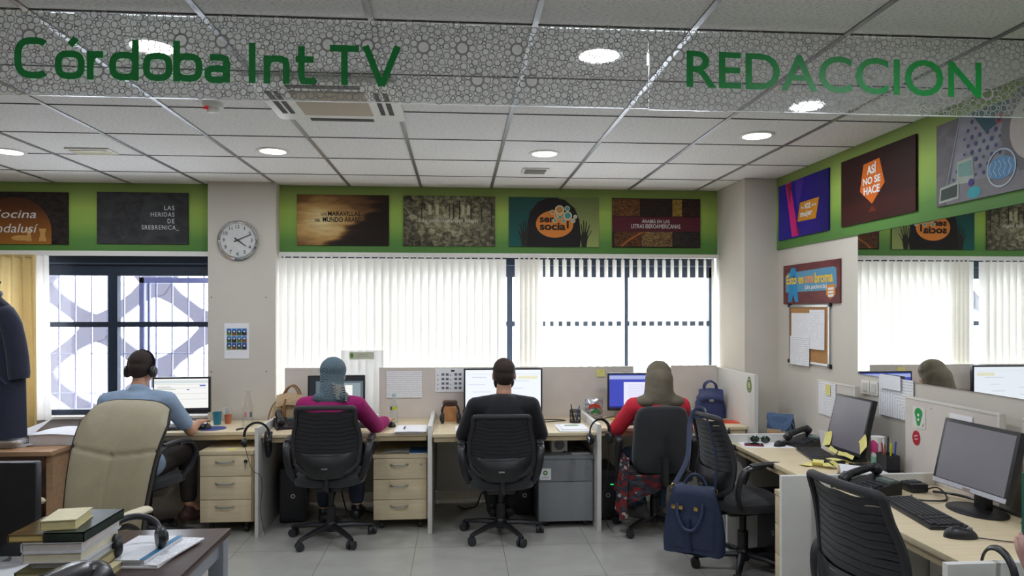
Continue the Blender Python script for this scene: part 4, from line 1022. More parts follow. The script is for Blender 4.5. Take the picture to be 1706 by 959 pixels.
def scr2(s, F, w, h):
    s.use(S('slate', '#6f8088', .6)); rect(s, F, 0, 0, w, h); s.use(S('dark pane', '#2b3338', .5)); rect(s, F, 0, h*.9, w, h, .0003); rect(s, F, 0, 0, w*.12, h*.9, .0003)
    s.use(S('pane', '#9fb0b5', .65)); rect(s, F, w*.62, h*.35, w*.95, h*.85, .0003); s.use(S('page', '#f1f1ee', .9)); rect(s, F, w*.66, h*.38, w*.80, h*.80, .0006)
    s.use(S('teal', '#4f757c', .6)); rect(s, F, w*.15, h*.05, w*.95, h*.3, .0003)
monitor('lit monitor with grey editing windows in front of the woman in magenta', -.978, 5.84, 0, .455, .36, .752, scr2)
def scr3(s, F, w, h):
    s.use(S('ice page', '#e9eef8', .95)); rect(s, F, 0, 0, w, h); s.use(S('ice line', '#bcc6d6', .9))
    rnd = random.Random(9)
    rect(s, F, w*.02, h*.9, w*.98, h*.905, .0003)
    for k in range(9):
        a = .04+.5*(k % 2)+.1*rnd.random(); rect(s, F, w*a, h*(.82-.085*k), w*(a+.12+.2*rnd.random()), h*(.832-.085*k), .0003)
    s.use(S('cream', '#e7e4c9', .9)); rect(s, F, w*.7, h*.78, w*.96, h*.86, .0003)
monitor('wide lit monitor with a pale page behind the head of the man in black', .372, 5.86, 0, .65, .385, .775, scr3, base_r=.13)
def scr4(s, F, w, h):
    s.use(S('desk blue', '#3f4fc0', .8)); rect(s, F, 0, 0, w, h); s.use(S('doc', '#dfe0f5', .95)); rect(s, F, w*.26, h*.10, w*.86, h*.78, .0003)
    s.use(S('ribbon', '#aab4e6', .85)); rect(s, F, 0, h*.86, w, h*.97, .0004); s.use(S('doc line', '#a3a8cc', .85))
    for k in range(10): rect(s, F, w*.34, h*(.70-.055*k), w*(.78 if k % 4 else .6), h*(.706-.055*k), .0006)
    s.use(S('taskblue', '#27307a', .6)); rect(s, F, 0, 0, w, h*.06, .0005)
monitor('lit monitor with a blue word processor beside the woman in red', 1.49, 5.85, R(-3), .49, .315, .80, scr4)
def scr_off(s, F, w, h):
    s.use(M('unlit display', '#6f6c74', .22, spec=.6, var=.01)); rect(s, F, 0, 0, w, h)
monR = monitor('dark unlit monitor edged with yellow sticky notes on the right row', 2.385, 4.165, R(-87), .37, .345, .765, scr_off, tilt=R(14), base_r=.1)
monitor('large dark unlit monitor with silver lower rim in the right foreground', 2.325, 3.025, R(-88), .445, .31, .812, scr_off, tilt=R(13), base_r=.125, silver=True, bez=.018)
# sticky notes along the lower rim of the small monitor (local frame of that monitor)
MW = Matrix.Translation((2.385, 4.165, DZ)) @ Matrix.Rotation(R(-87), 4, 'Z')
nl = ['first', 'second', 'third', 'fourth']
for k, (a, dz, rr) in enumerate(((-.165, .03, -14), (-.075, .005, 8), (.01, .0, -6), (.09, .0, 5), (.19, .055, -42))):
    T = MW @ TR(a, -.034, .085+dz) @ Matrix.Rotation(R(rr), 4, 'Y')
    g = MB(m_yellow); g.sheet(lambda u, v: ((u-.5)*.085, -.030*(1-v)**1.6-.004, -.06+v*.085), 4, 6, .0006, T)
    solo('sticky_note', g, ('yellow sticky note on the right corner of the small unlit monitor, tilted' if k == 4 else '%s yellow sticky note from the left along the small unlit monitor' % nl[k]), 'sticky note', 'sticky notes on the small monitor')
solo('sticky_note', MB(m_yellow).sheet(lambda u, v: (2.19+.10*u-.03*v, 4.01-.08*u+.07*v, .745+.02*math.sin(PI*u)), 5, 4, .0006), 'yellow sticky note lying at the foot of the small monitor', 'sticky note')
random.seed(12)
for k in range(4):
    T = TR(2.03+.045*k, 4.0-.035*k, .733+.004*k, R(20+37*k)); g = MB(m_yellow).sheet(lambda u, v: ((u-.5)*.09, (v-.5)*.06, .018*abs(u-.5)*2*(k % 2+.5)), 4, 3, .0006, T)
    solo('sticky_note', g, 'crumpled yellow note on the right desk edge, %s from the left' % nl[k], 'sticky note', 'crumpled notes on the right desk')
def keyboard(label, x, y, rz, w=.44, d=.15, z=DZ):
    t = thing('keyboard', label, 'keyboard', (x, y, z), rz)
    b = MB(m_black); b.box(-w/2, w/2, -d/2, d/2, 0, .016, .005, TR(0, 0, .002, 0, R(3))); part('body', b, t)
    k = MB(M('key plastic', '#2b2b2e', .5, var=.15)); rows = 6; x0 = -w/2+.012
    for r in range(rows):
        xx = x0; n = 0
        while xx < w/2-.025:
            kw = .0165
            if r == 0 and .10 < xx+w/2 < .2: kw = .10
            yy = -d/2+.014+r*.0212
            k.box(xx, xx+kw, yy, yy+.0172, .016, .023, .0, TR(0, 0, .002, 0, R(3))); xx += kw+.0028
            if abs(xx-(w*.18)) < .009 or abs(xx-(w*.30)) < .009: xx += .008
    part('keys', k, t); return t
keyboard('black keyboard in front of the small monitor on the right row', 2.215, 4.21, R(-101), .46, .155)
keyboard('black keyboard in front of the large unlit monitor', 2.045, 3.0, R(-98), .46, .155)
keyboard('dark keyboard at the hands of the woman in magenta', -.82, 5.60, R(2), .40, .13)
keyboard('dark keyboard before the headphoned man', -2.12, 5.60, R(4), .42, .13)
keyboard('dark keyboard before the man in black', .30, 5.42, 0, .42, .13)
keyboard('dark keyboard before the woman in red', 1.5, 5.58, 0, .42, .13)
def mouse(label, x, y, rz, z=DZ, s=1., cable=None):
    t = thing('computer_mouse', label, 'mouse', (x, y, z), rz)
    b = MB(m_black)
    def f(u, v):
        a = u*2*PI; e = v*PI/2; return (.031*s*math.cos(a)*math.cos(e)**.7, .056*s*math.sin(a)*math.cos(e)**.7, .036*s*math.sin(e)*(1-.12*math.sin(a)))
    b.sheet(f, 24, 8); part('shell', b, t); part('wheel', MB(m_grey).cyl((-.004, .03*s, .028*s), (.004, .03*s, .028*s), .009*s, n=12), t)
    if cable: part('cable', MB(m_black).tube(sm(cable, 5), .0022, 6), t, world=True)
    return t
mouse('glossy black mouse at the front edge of the right foreground desk', 1.995, 2.685, R(-100), s=1.15, cable=[(2.05, 2.66, .735), (2.16, 2.60, .734), (2.25, 2.62, .734), (2.32, 2.72, .734), (2.38, 2.84, .734)])
mouse('black mouse under the hand of the woman in magenta', -.515, 5.60, R(10))
mouse('black mouse under the hand of the headphoned man', -1.915, 5.60, R(10), z=.734)
solo('mouse_pad', MB(M('blue foam', '#3f4a8a', .8)).lathe([(.001, 0), (.10, 0), (.10, .004), (.001, .004)], (-1.875, 5.60, DZ), 32), 'round blue mouse pad on the desk under the left window', 'mouse pad')
# ---- cups, bottles
def cup(label, x, y, r0, r1, h, mat, name='paper_cup', cat='cup', z=DZ):
    g = MB(mat); g.lathe([(.001, 0), (r0, 0), (r1, h), (r1+.001, h+.002), (r1-.003, h+.001), (r0-.002, .004), (.001, .004)], (x, y, z), 24); return solo(name, g, label, cat)
cup('turquoise cup on the desk under the left window', -1.905, 5.80, .026, .036, .098, M('turquoise glaze', '#2a7f96', .4))
cup('clear plastic cup behind the turquoise cup', -1.86, 5.915, .026, .038, .12, glassy('clear plastic', (.97, .98, 1), .08, .08, .08))
cup('orange brown cup right of the turquoise cup', -1.835, 5.845, .022, .03, .07, M('terracotta', '#b96a45', .6))
m_glass = glassy('bottle glass', (.97, .98, .98), .07, .02)
t = thing('glass_bottle', 'clear glass bottle with narrow neck beside the first divider', 'bottle', (-1.64, 5.70, DZ))
g = MB(m_glass); g.lathe([(.001, 0), (.041, 0), (.043, .01), (.043, .145), (.036, .185), (.022, .225), (.021, .262), (.026, .265), (.026, .275), (.02, .275)], n=32); part('body', g, t)
g = MB(P_('pink label', '#c98a8f')); g.lathe([(.0436, .07), (.0436, .105)], n=32)
g = MB(P_('pink label', '#c98a8f'))
for a0, c in ((-110, 'pink label'), (-55, 'slate label')):
    g.use(P_(c, '#5f6672' if c[0] == 's' else '#c98a8f')); g.sheet(lambda u, v: (.0436*math.cos(R(a0+28*u)), .0436*math.sin(R(a0+28*u)), .075+.04*v), 6, 1)
part('label_print', g, t)
t = thing('water_bottle', 'plastic water bottle with yellow label beside the hand of the woman in magenta', 'bottle', (-.515, 5.80, DZ))
g = MB(glassy('bottle plastic', (.93, .96, .99), .10, .05, .06)); g.lathe([(.001, 0), (.03, 0), (.034, .01), (.032, .04), (.034, .05), (.032, .06), (.034, .07), (.034, .14), (.03, .165), (.016, .195), (.014, .21)], n=28); part('body', g, t)
part('cap', MB(M('pale blue cap', '#a9cbd8', .4)).lathe([(.001, .21), (.0155, .21), (.0155, .235), (.001, .236)], n=20), t)
g = MB(P_('lime label', '#c3cf3a')); g.sheet(lambda u, v: (.0346*math.cos(R(-110+70*u)), .0346*math.sin(R(-110+70*u)), .105+.028*v), 8, 1); g.use(P_('slate label', '#5f6672')); g.sheet(lambda u, v: (.0346*math.cos(R(-150+38*u)), .0346*math.sin(R(-150+38*u)), .105+.028*v), 6, 1); part('label_print', g, t)
t = thing('water_bottle', 'small water bottle on the window sill behind the paper block', 'bottle', (-3.42, 6.2, .755))
part('body', MB(MATS['bottle plastic']).lathe([(.001, 0), (.03, 0), (.03, .13), (.013, .17), (.012, .18)], n=20), t); part('cap', MB(MATS['pale blue cap']).lathe([(.001, .18), (.014, .18), (.014, .2), (.001, .2)], n=16), t)
t = thing('marker_pen', 'black marker pen lying before the glass bottle', 'pen', (-1.63, 5.56, DZ+.006))
part('barrel', MB(m_black).cyl((-1.665, 5.50, DZ+.007), (-1.635, 5.56, DZ+.007), .007, n=10), t, world=True); part('cap', MB(m_steel).cyl((-1.635, 5.56, DZ+.007), (-1.612, 5.605, DZ+.007), .005, n=10), t, world=True)
# ---- headphones
def headphones(label, T, r=.085, pad=.033, wire=None, group='headphones', silver=False, name='headphones', worn=False):
    """T: arch in local xz plane, cups at the ends, local y is the front"""
    loc = T.translation; t = thing(name, label, 'headphones', loc, 0, group)
    b = MB(m_black); pts = [(r*math.cos(a), 0, r*1.02*math.sin(a)+.01) for a in [R(k) for k in range(-12, 193, 8)]]; b.tube(pts, .011, 8, fx=.45, fy=1.1, T=T, up=(0, 0, 1)) if False else b.tube(pts, .010, 8, fx=.5, fy=1.2, T=T)
    part('headband', b, t, world=True)
    for sx in (-1, 1):
        c = MB(m_black); A = T @ TR(sx*(r*.98), 0, -.045, 0, 0, R(90*sx)) 
        c.lathe([(.001, -.016), (pad*.9, -.016), (pad*1.12, -.005), (pad*1.12, .006), (pad*.85, .014), (pad*.4, .018), (.001, .018)], n=24, T=A)
        e = part('ear_cup', c, t, world=True)
        k = MB(m_steel if silver else m_blackm); k.lathe([(.001, .017), (pad*.55, .017), (pad*.5, .021), (.001, .021)], n=20, T=A); part('cap', k, e, world=True)
    if wire: part('cable', MB(m_black).tube(sm(wire, 6), .0022, 6), t, world=True)
    return t
headphones('black headset hung over the first white divider', TR(-1.44, 5.225, .80-.085+.02, R(14)), .083, .03, [(-1.52, 5.22, .65), (-1.47, 5.21, .5), (-1.41, 5.21, .45), (-1.40, 5.21, .35), (-1.41, 5.21, .2), (-1.38, 5.22, .02)])
headphones('black headset with silver caps hung over the third white divider', TR(1.045, 5.19, .80-.085+.02, R(20)), .083, .04, [(1.12, 5.2, .65), (1.10, 5.19, .4), (1.06, 5.18, .2), (1.10, 5.16, .06), (1.14, 5.16, .01)], silver=True)
headphones('black headset hung over the divider in the lower right corner', TR(1.80, YR[2]-.01, .80-.08+.02, R(85)), .085, .033)
headphones('black headset hung over the rear divider of the right row', TR(1.835, YR[0]-.03, .79-.085+.03, R(60)), .08, .03)
solo('cable_loop', MB(m_black).tube(sm([(-1.405, 5.42, .742), (-1.40, 5.33, .742), (-1.395, 5.285, .70), (-1.39, 5.28, .62), (-1.375, 5.275, .575), (-1.36, 5.28, .62), (-1.36, 5.285, .70), (-1.365, 5.33, .742)], 6), .011, 8), 'thick black cable loop hanging beside the headset on the first divider', 'cable')
# ---- beige handbag and telephone on the magenta woman's desk
m_bag = M('beige canvas', '#b9a07c', .85, var=.1, scale=60, bump=.2)
t = thing('handbag', 'beige leather handbag with tan straps left of the woman in magenta', 'bag', (-1.345, 5.85, DZ))
g = MB(m_bag)
def bagf(w, d, h, top=.75, bulge=.12):
    def f(u, v):
        a = u*2*PI; k = 1-(1-top)*v**1.4+bulge*math.sin(PI*v)*.5
        ex = 2.6; ca, sa = math.cos(a), math.sin(a)
        return (w*k*abs(ca)**(2/ex)*(1 if ca > 0 else -1)+.006*math.sin(a*5+v*4), d*(k if v < .95 else k*.6)*abs(sa)**(2/ex)*(1 if sa > 0 else -1), h*v+.008*math.sin(a*3))
    return f
g.sheet(bagf(.145, .07, .22, .62), 40, 14); g.sheet(lambda u, v: (bagf(.145, .07, .22, .62)(u, 1)[0]*(1-v), bagf(.145, .07, .22, .62)(u, 1)[1]*(1-v), .218), 40, 2); part('body', g, t)
part('lower_panel', MB(M('indigo cloth', '#2e3350', .9)).sheet(lambda u, v: tuple(c*k for c, k in zip(bagf(.148, .073, .22, .62)(u, .01+.22*v), (1, 1, 1))), 40, 3), t)
for sy in (-1, 1): part('strap', MB(M('tan leather', '#8a6238', .5)).tube(sm([(-.06, sy*.04, .2), (-.03, sy*.035, .27), (.02, sy*.03, .30), (.06, sy*.035, .26), (.08, sy*.04, .19)], 5), .007, 8), t)
part('tassel', MB(MATS['tan leather']).tube(sm([(-.02, -.07, .20), (-.03, -.088, .13), (-.025, -.092, .03)], 4), [.012]*4+[.016]*4+[.02], 8, fy=.5), t)
part('flap', MB(m_bag).sheet(lambda u, v: (-.1+.2*u, -.035-.045*math.sin(v*PI/2)*1.0, .225-.09*v+.02*math.sin(PI*u)), 10, 6, .004), t)
part('shoulder_strap', MB(MATS['tan leather']).tube(sm([(-.09, 0, .2), (-.135, -.03, .14), (-.16, -.05, .06), (-.155, -.08, .01)], 5), .006, 8), t)
def telephone(label, x, y, rz, z=DZ, s=1.):
    t = thing('telephone', label, 'telephone', (x, y, z), rz, 'desk telephones')
    b = MB(m_black)
    b.add([(-.10*s, -.11*s, 0), (.10*s, -.11*s, 0), (.10*s, .11*s, 0), (-.10*s, .11*s, 0), (-.10*s, -.11*s, .02*s), (.10*s, -.11*s, .02*s), (.10*s, .11*s, .065*s), (-.10*s, .11*s, .065*s)], [(3, 2, 1, 0), (4, 5, 6, 7), (0, 1, 5, 4), (1, 2, 6, 5), (2, 3, 7, 6), (3, 0, 4, 7)]); part('body', b, t)
    k = MB(M('phone keys', '#3f3f44', .5))
    for i in range(5):
        for j in range(4): k.box((-.01+i*.02)*s, (.004+i*.02)*s, (-.085+j*.026)*s, (-.068+j*.026)*s, (.022+.0053*(j+1))*s, (.034+.0053*(j+1))*s)
    part('keypad', k, t); part('display', MB(M('phone display', '#6f7f78', .2)).box(-.005*s, .085*s, .05*s, .09*s, .05*s, .064*s, 0, TR(0, 0, .004*s)), t)
    h = MB(m_black); h.tube(sm([(-.062*s, -.10*s, .05*s), (-.062*s, -.06*s, .075*s), (-.062*s, .02*s, .095*s), (-.062*s, .08*s, .105*s), (-.062*s, .115*s, .085*s)], 5), [.028*s]*5+[.019*s]*11+[.028*s]*5, 12); part('handset', h, t)
    part('cord', MB(m_black).tube([(-.09*s+.008*math.sin(q*1.6), -.12*s-.02*s*math.cos(q*.12), .008+.006*(1+math.cos(q*1.6))) for q in range(26)], .003, 5), t)
    return t
telephone('black desk telephone left of the woman in magenta', -1.31, 5.62, R(20))
telephone('black desk telephone behind the sunglasses on the right row', 2.31, 4.60, R(-70), s=.95)
telephone('black desk telephone behind the front mesh chair on the right row', 2.04, 3.40, R(-80), s=1.0)
# ---- notepads, papers on the rear desks
solo('notepad', MB(m_print).box(-.455, -.25, 5.28, 5.60, DZ, DZ+.012, .001, None), 'open notepad with a pen right of the water bottle', 'notepad')
solo('paper_sheet', MB(m_paper).sheet(lambda u, v: (-.47+.24*u-.0*v, 5.255+.30*v, DZ+.0145+.003*math.sin(PI*u)), 4, 6, .001), 'loose white sheet overhanging the desk edge on the notepad', 'paper')
t = thing('pen', 'short dark pen lying on the notepad', 'pen', (-.40, 5.40, DZ+.02)); part('barrel', MB(m_black).cyl((-.402, 5.36, DZ+.024), (-.40, 5.44, DZ+.024), .005, n=8), t, world=True)
t = thing('jar', 'orange brown jar with dark lid left of the wide monitor', 'jar', (-.065, 5.86, DZ))
part('body', MB(M('orange glaze', '#c08a5a', .35)).lathe([(.001, 0), (.055, 0), (.06, .02), (.06, .12), (.05, .13), (.001, .13)], n=28), t); part('lid', MB(M('brown lid', '#4f2d22', .4)).lathe([(.001, .13), (.06, .13), (.062, .15), (.055, .165), (.001, .168)], n=28), t)
headphones('black headphones standing in front of the orange jar', TR(-.06, 5.72, DZ+.088, R(0)), .066, .04)
solo('speaker', MB(m_black).box(.04, .105, 5.72, 5.80, DZ, DZ+.105, .006), 'small black speaker at the left edge of the wide monitor', 'speaker')
solo('paper_sheet', MB(m_paper).box(-.02, .17, 5.33, 5.58, DZ+.0005, DZ+.004), 'white paper on the desk left of the man in black', 'paper')
t = thing('pen_cup', 'black mesh pen cup right of the wide monitor', 'pen holder', (.945, 5.69, DZ))
g = MB(m_blackm)
for k in range(18): a = k*2*PI/18; g.tube([(.043*math.cos(a), .043*math.sin(a), 0), (.043*math.cos(a+.5), .043*math.sin(a+.5), .10)], .0022, 4); g.tube([(.043*math.cos(a), .043*math.sin(a), 0), (.043*math.cos(a-.5), .043*math.sin(a-.5), .10)], .0022, 4)
for z in (.003, .1): g.tube([(.043*math.cos(q*.3142), .043*math.sin(q*.3142), z) for q in range(20)], .004, 6, True)
g.lathe([(.001, 0), (.042, 0), (.042, .004), (.001, .004)], n=20); part('mesh_cup', g, t)
def pens(cx, cy, z0, lst):
    for i, (dx, dy, tx, ty, h, c, nm) in enumerate(lst):
        solo('pen', MB(M('pen '+c, c, .4)).cyl((cx+dx, cy+dy, z0), (cx+dx+tx, cy+dy+ty, z0+h), .0045, n=8).cyl((cx+dx+tx, cy+dy+ty, z0+h), (cx+dx+tx*1.15, cy+dy+ty*1.15, z0+h*1.13), .0055, .003, 8), nm, 'pen')
pens(.945, 5.69, DZ+.006, [(-.01, 0, -.02, .01, .125, '#26262a', 'dark pen standing in the mesh pen cup'), (.012, .005, .02, -.005, .115, '#3f5f9a', 'blue pen standing in the mesh pen cup')])
solo('magazine', MB(m_paper).box(.755, .985, 5.24, 5.56, DZ, DZ+.008, .001), 'white papers under the leaflet right of the man in black', 'papers')
g = MB(m_print2); g.box(.785, .985, 5.30, 5.56, DZ+.009, DZ+.012); g.use(P_('leaf green', '#8fb04a')); g.flat([(.82, 5.46), (.94, 5.46), (.93, 5.50), (.83, 5.50)], DZ+.0126)
solo('leaflet', g, 'leaflet with green picture on the white papers', 'leaflet')
t = thing('desk_speaker', 'white loudspeaker box on the grey filing cabinet', 'speaker', (.775, 5.5, .545)); part('box', MB(m_plast_w).box(.715, .84, 5.42, 5.55, .546, .655, .006), t, world=True)
part('cone', MB(m_grey).lathe([(.001, .012), (.018, .004), (.035, .0), (.04, .002)], n=24, T=back_face(.778, 5.417, .605)), t, world=True)
solo('paper_sheet', MB(m_paper).box(.86, 1.0, 5.33, 5.40, .546, .549), 'white slip on the grey filing cabinet', 'paper')
solo('cable_tangle', MB(m_black).tube(sm([(.80, 5.40, .552), (.88, 5.45, .556), (.95, 5.41, .57), (1.0, 5.44, .56), (.93, 5.5, .57), (.9, 5.44, .58), (.98, 5.40, .575), (1.01, 5.36, .56)], 6), .004, 6), 'black cable tangle on the grey filing cabinet', 'cable')
solo('cable', MB(m_black).tube(sm([(.60, 5.80, .735), (.70, 5.72, .735), (.80, 5.74, .736), (.88, 5.78, .735), (.80, 5.84, .734), (.66, 5.83, .735)], 6), .004, 6), 'black cables behind the leaflet right of the wide monitor', 'cable')
t = thing('snack_bag', 'crumpled silver snack bag with red and green print at the third divider', 'snack bag', (1.13, 5.86, DZ))
g = MB(M('silver foil', '#b9bbbf', .22, metal=.8, var=.1)); random.seed(3); jit = [[random.uniform(-.012, .012) for _ in range(9)] for _ in range(9)]
fb = lambda s: (lambda u, v: ((u-.5)*.15, s*.03*math.sin(PI*u)*math.sin(PI*v)**.6+jit[int(u*8)][int(v*8)]*math.sin(PI*v), .165*v+jit[int(u*8)][int(v*8)]*.5*v))
g.sheet(fb(-1), 8, 8); g.sheet(fb(1), 8, 8); part('pouch', g, t)
g = MB(P_('snack red', '#b0402c')); g.sheet(lambda u, v: ((u-.5)*.10, -.036-.006*math.sin(PI*u), .085+.03*v+.02*math.sin(PI*u)), 8, 2); g.use(P_('snack green', '#3a7a45')); g.sheet(lambda u, v: ((u-.5)*.08+.01, -.036-.006*math.sin(PI*u), .045+.03*v+.012*math.sin(PI*u)), 8, 2); part('print', g, t)
solo('highlighter', MB(M('yellow plastic', '#d8d02a', .4)).cyl((1.27, 5.82, DZ+.008), (1.38, 5.78, DZ+.008), .008, n=10), 'yellow highlighter between snack bag and blue screen', 'pen')
solo('cable', MB(m_black).tube(sm([(1.18, 5.80, .735), (1.28, 5.90, .74), (1.4, 5.84, .74), (1.46, 5.74, .735), (1.36, 5.70, .735)], 6), .0035, 6), 'thin black cable in front of the blue screen', 'cable')
cup('turquoise pencil cup left of the blue handbag', 2.06, 5.94, .036, .038, .125, MATS['turquoise glaze'], 'pencil_cup', 'pen holder')
pens(2.06, 5.94, DZ+.006, [(-.01, 0, -.01, .004, .15, '#2f5f8f', 'blue pen in the turquoise pencil cup'), (.01, .005, .018, -.004, .15, '#a3455a', 'pink pen in the turquoise pencil cup')])
def soft_bag(name, label, cat, x, y, z, rz, w, d, h, mat, top=.6, group=None):
    t = thing(name, label, cat, (x, y, z), rz, group); g = MB(mat); f = bagf(w/2, d/2, h, top); g.sheet(f, 40, 14)
    g.sheet(lambda u, v: (f(u, 1)[0]*(1-v), f(u, 1)[1]*(1-v), f(u, 1)[2]-.004*v), 40, 2); g.sheet(lambda u, v: (f(u, 0)[0]*v, f(u, 0)[1]*v, 0), 40, 2); part('body', g, t); return t
m_bluebag = M('blue leather', '#22305f', .4, var=.12, scale=20, bump=.15)
t = soft_bag('handbag', 'dark blue leather handbag in the corner right of the woman in red', 'bag', 2.125, 5.86, DZ, R(-12), .25, .12, .235, m_bluebag, .62)
for sy in (-1, 1): part('handle', MB(m_bluebag).tube(sm([(-.05, sy*.035, .22), (-.045, sy*.035, .28), (0, sy*.03, .31), (.045, sy*.035, .28), (.05, sy*.035, .22)], 5), .008, 8), t)
part('flap', MB(m_bluebag).sheet(lambda u, v: (-.10+.2*u, -.03-.04*math.sin(v*PI/2), .24-.09*v+.012*math.sin(PI*u)), 10, 6, .004), t); part('clasp', MB(m_steel).box(-.018, .018, -.082, -.074, .145, .165, .003), t)
solo('folder', MB(M('orange plastic', '#e2491f', .35)).box(-.09, .09, -.07, .08, 0, .006, .001, TR(2.18, 5.62, DZ, R(-6))), 'bright orange folder at the right end of the rear desks', 'folder')
# ---- computer towers
def tower(label, x, y, w=.19, d=.42, h=.40, led='#2f6fd8', rz=0.):
    t = thing('computer_tower', label, 'computer', (x, y, 0), rz, 'black computer towers'); part('case', MB(m_black).box(-w/2, w/2, -d/2, d/2, .012, h, .006), t)
    part('front_panel', MB(m_blackm).box(-w/2+.012, w/2-.012, -d/2-.006, -d/2+.004, .03, h-.012, .004), t); part('drive_bay', MB(m_blackm).box(-w/2+.02, w/2-.02, -d/2-.010, -d/2, h-.075, h-.035, .003), t)
    part('power_light', MB(M('led '+led, led, .4, emit=led, estr=2.)).box(w*.12, w*.28, -d/2-.009, -d/2-.004, h*.70, h*.715), t, 'lit power light')
    g = MB(m_steel); g.ring(0, h*.5, .010, .017, 0, Matrix(((1, 0, 0, 0), (0, 0, -1, -d/2-.008), (0, 1, 0, 0), (0, 0, 0, 1)))); part('emblem', g, t)
    for sx in (-1, 1): part('foot', MB(m_blackm).box(sx*w*.38-.015, sx*w*.38+.015, -d/2+.02, d/2-.02, 0, .013), t)
    return t
tower('black computer tower with blue light under the desk of the woman in magenta', -1.29, 5.76, .20, .38, .42, rz=R(8))
tower('black computer tower with green light left of the woman in red', 1.165, 5.66, .15, .40, .40, '#20d060')
tower('black computer tower between the man in black and the grey cabinet', .53, 5.79, .13, .30, .33, '#303030')
tower('dark computer tower under the rear desk of the right row', 2.2, 4.35, .5, .42, .46, '#303030', rz=R(-90))
random.seed(21)
for i, (x0, x1, lab) in enumerate(((-1.1, -.66, 'loose black cables on the floor under the desk of the woman in magenta'), (.0, .36, 'loose black cables on the floor under the desk of the man in black'), (-2.1, -1.9, 'loose black cables hanging beside the leg of the headphoned man'))):
    pts = [(x0+(x1-x0)*k/7, 5.85+random.uniform(-.1, .08), .012+random.choice((0, .0, .12, .2))*(k in (2, 4))) for k in range(8)]
    solo('cable', MB(m_black).tube(sm(pts, 6), .006, 6), lab, 'cable')
# ---- right row small things
solo('paper_sheet', MB(m_paper).box(-.16, .16, -.10, .10, 0, .002, 0, TR(2.06, 4.635, DZ, R(-6))), 'white sheet under the sunglasses and red phone', 'paper')
t = thing('sunglasses', 'dark green sunglasses on the white sheet', 'sunglasses', (2.04, 4.67, DZ+.002), R(-15))
for sx in (-1, 1): part('lens', MB(M('dark lens', '#1d3328', .08, spec=.8)).sheet(lambda u, v: (sx*.034+.029*v*math.cos(u*2*PI), -.006*(1-v*v)+.002, .03+.025*v*math.sin(u*2*PI)), 20, 4, .002), t); part('temple', MB(m_black).tube([(sx*.064, 0, .035), (sx*.066, .06, .03), (sx*.06, .12, .01)], .003, 6), t)
part('bridge', MB(m_black).tube([(-.012, 0, .035), (0, -.004, .04), (.012, 0, .035)], .003, 6), t)
t = thing('mobile_phone', 'dark red mobile phone beside the sunglasses', 'phone', (1.975, 4.62, DZ+.002), R(70)); part('case', MB(M('dark red case', '#7a1f2f', .35)).box(-.033, .033, -.062, .062, 0, .011, .004), t); part('screen', MB(M('phone glass', '#15161a', .1)).box(-.029, .029, -.055, .055, .011, .0125), t)
mouse('black mouse on the white sheet before the telephone', 2.14, 4.59, R(-60), z=DZ+.002, s=.95)
m_den = M('denim', '#4f6686', .9, var=.12, scale=120, bump=.2)
solo('low_cupboard', MB(m_white).box(2.27, 2.56, 4.85, 5.5, 0, .62, .004), 'low white cupboard in the corner behind the rear divider of the right row', 'cupboard')
t = soft_bag('shoulder_bag', 'denim shoulder bag with tan leather patch in the corner behind the telephone', 'bag', 2.42, 5.17, .62, R(-35), .19, .10, .235, m_den, .95)
part('leather_patch', MB(M('tan leather light', '#b08f6c', .6)).sheet(lambda u, v: (-.09+.13*u, -.058-.004*math.sin(PI*u), .03+.10*v), 6, 4, .003), t); part('flap', MB(m_den).sheet(lambda u, v: (-.095+.19*u, -.02-.037*math.sin(v*PI/2), .242-.03*v-.10*v*math.sin(PI*u)**.6), 10, 6, .004), t)
part('strap', MB(m_black).tube(sm([(.06, -.03, .2), (.095, -.06, .16), (.105, -.07, .09), (.09, -.06, .02)], 5), .012, 8, fx=.5), t)
part('buckle', MB(m_black).tube([(-.055+.02*math.cos(a), -.066, .07+.02*math.sin(a)) for a in [k*PI/6 for k in range(12)]], .004, 6, True), t)
sheetpaper('printed sheet with small note taped on the rear desk screen of the right row', right_face(2.470, 4.70, .93), .22, .22, m_print2, name='paper_sheet')
solo('sticky_note', MB(m_yellow).add(*box_vf(0, .06, 0, .07, 0, .001), right_face(2.462, 4.60, 1.07)), 'yellow note stuck over the printed sheet on the rear desk screen', 'sticky note')
sheetpaper('large handwritten schedule taped on the right wall between two desk screens', right_face(2.575, 4.17, 1.0), .33, .235, m_print2, curl=.0)
sheetpaper('small white slip taped over the upper part of the schedule', right_face(2.563, 4.14, 1.165), .20, .085, m_paper)
g = MB(P_('highlight', '#e6e24a'))
for k in range(3): g.add(*box_vf(0, .035, 0, .010, 0, .001), right_face(2.566, 3.94, 1.03+.016*k))
solo('paper_sheet', MB(m_paper).sheet(lambda u, v: (2.36+.06*math.sin(PI*u*.8)-.02*v, 4.46-.11*u, DZ+.002+.125*v), 8, 4, .001), 'white curled sheet standing left of the small monitor', 'paper')
T = right_face(2.471, 3.645, 1.02); g = MB(P_('bulb paper', '#dcdad2')); g.flat([(-.05, -.02), (.055, -.02), (.055, .095), (-.05, .095)], .001, T); g.use(P_('bulb green', '#2a9a50')); g.disc(0, .06, .032, .03, .002, T); g.flat([(-.026, .05), (-.012, -.005), (.010, -.005), (.026, .05)], .0022, T); g.use(w_txt); g.disc(0, .052, .009, None, .003, T, 5); g.flat([(-.008, .02), (.008, .02), (.008, .034), (-.008, .034)], .003, T)
g.use(P_('bulb grey', '#8f9a90')); g.flat([(.03, -.008), (.036, -.008), (.046, .012), (.04, .012)], .003, T)
solo('bulb_sticker', g, 'white sticker with a green light bulb on the right row desk screen', 'sticker')
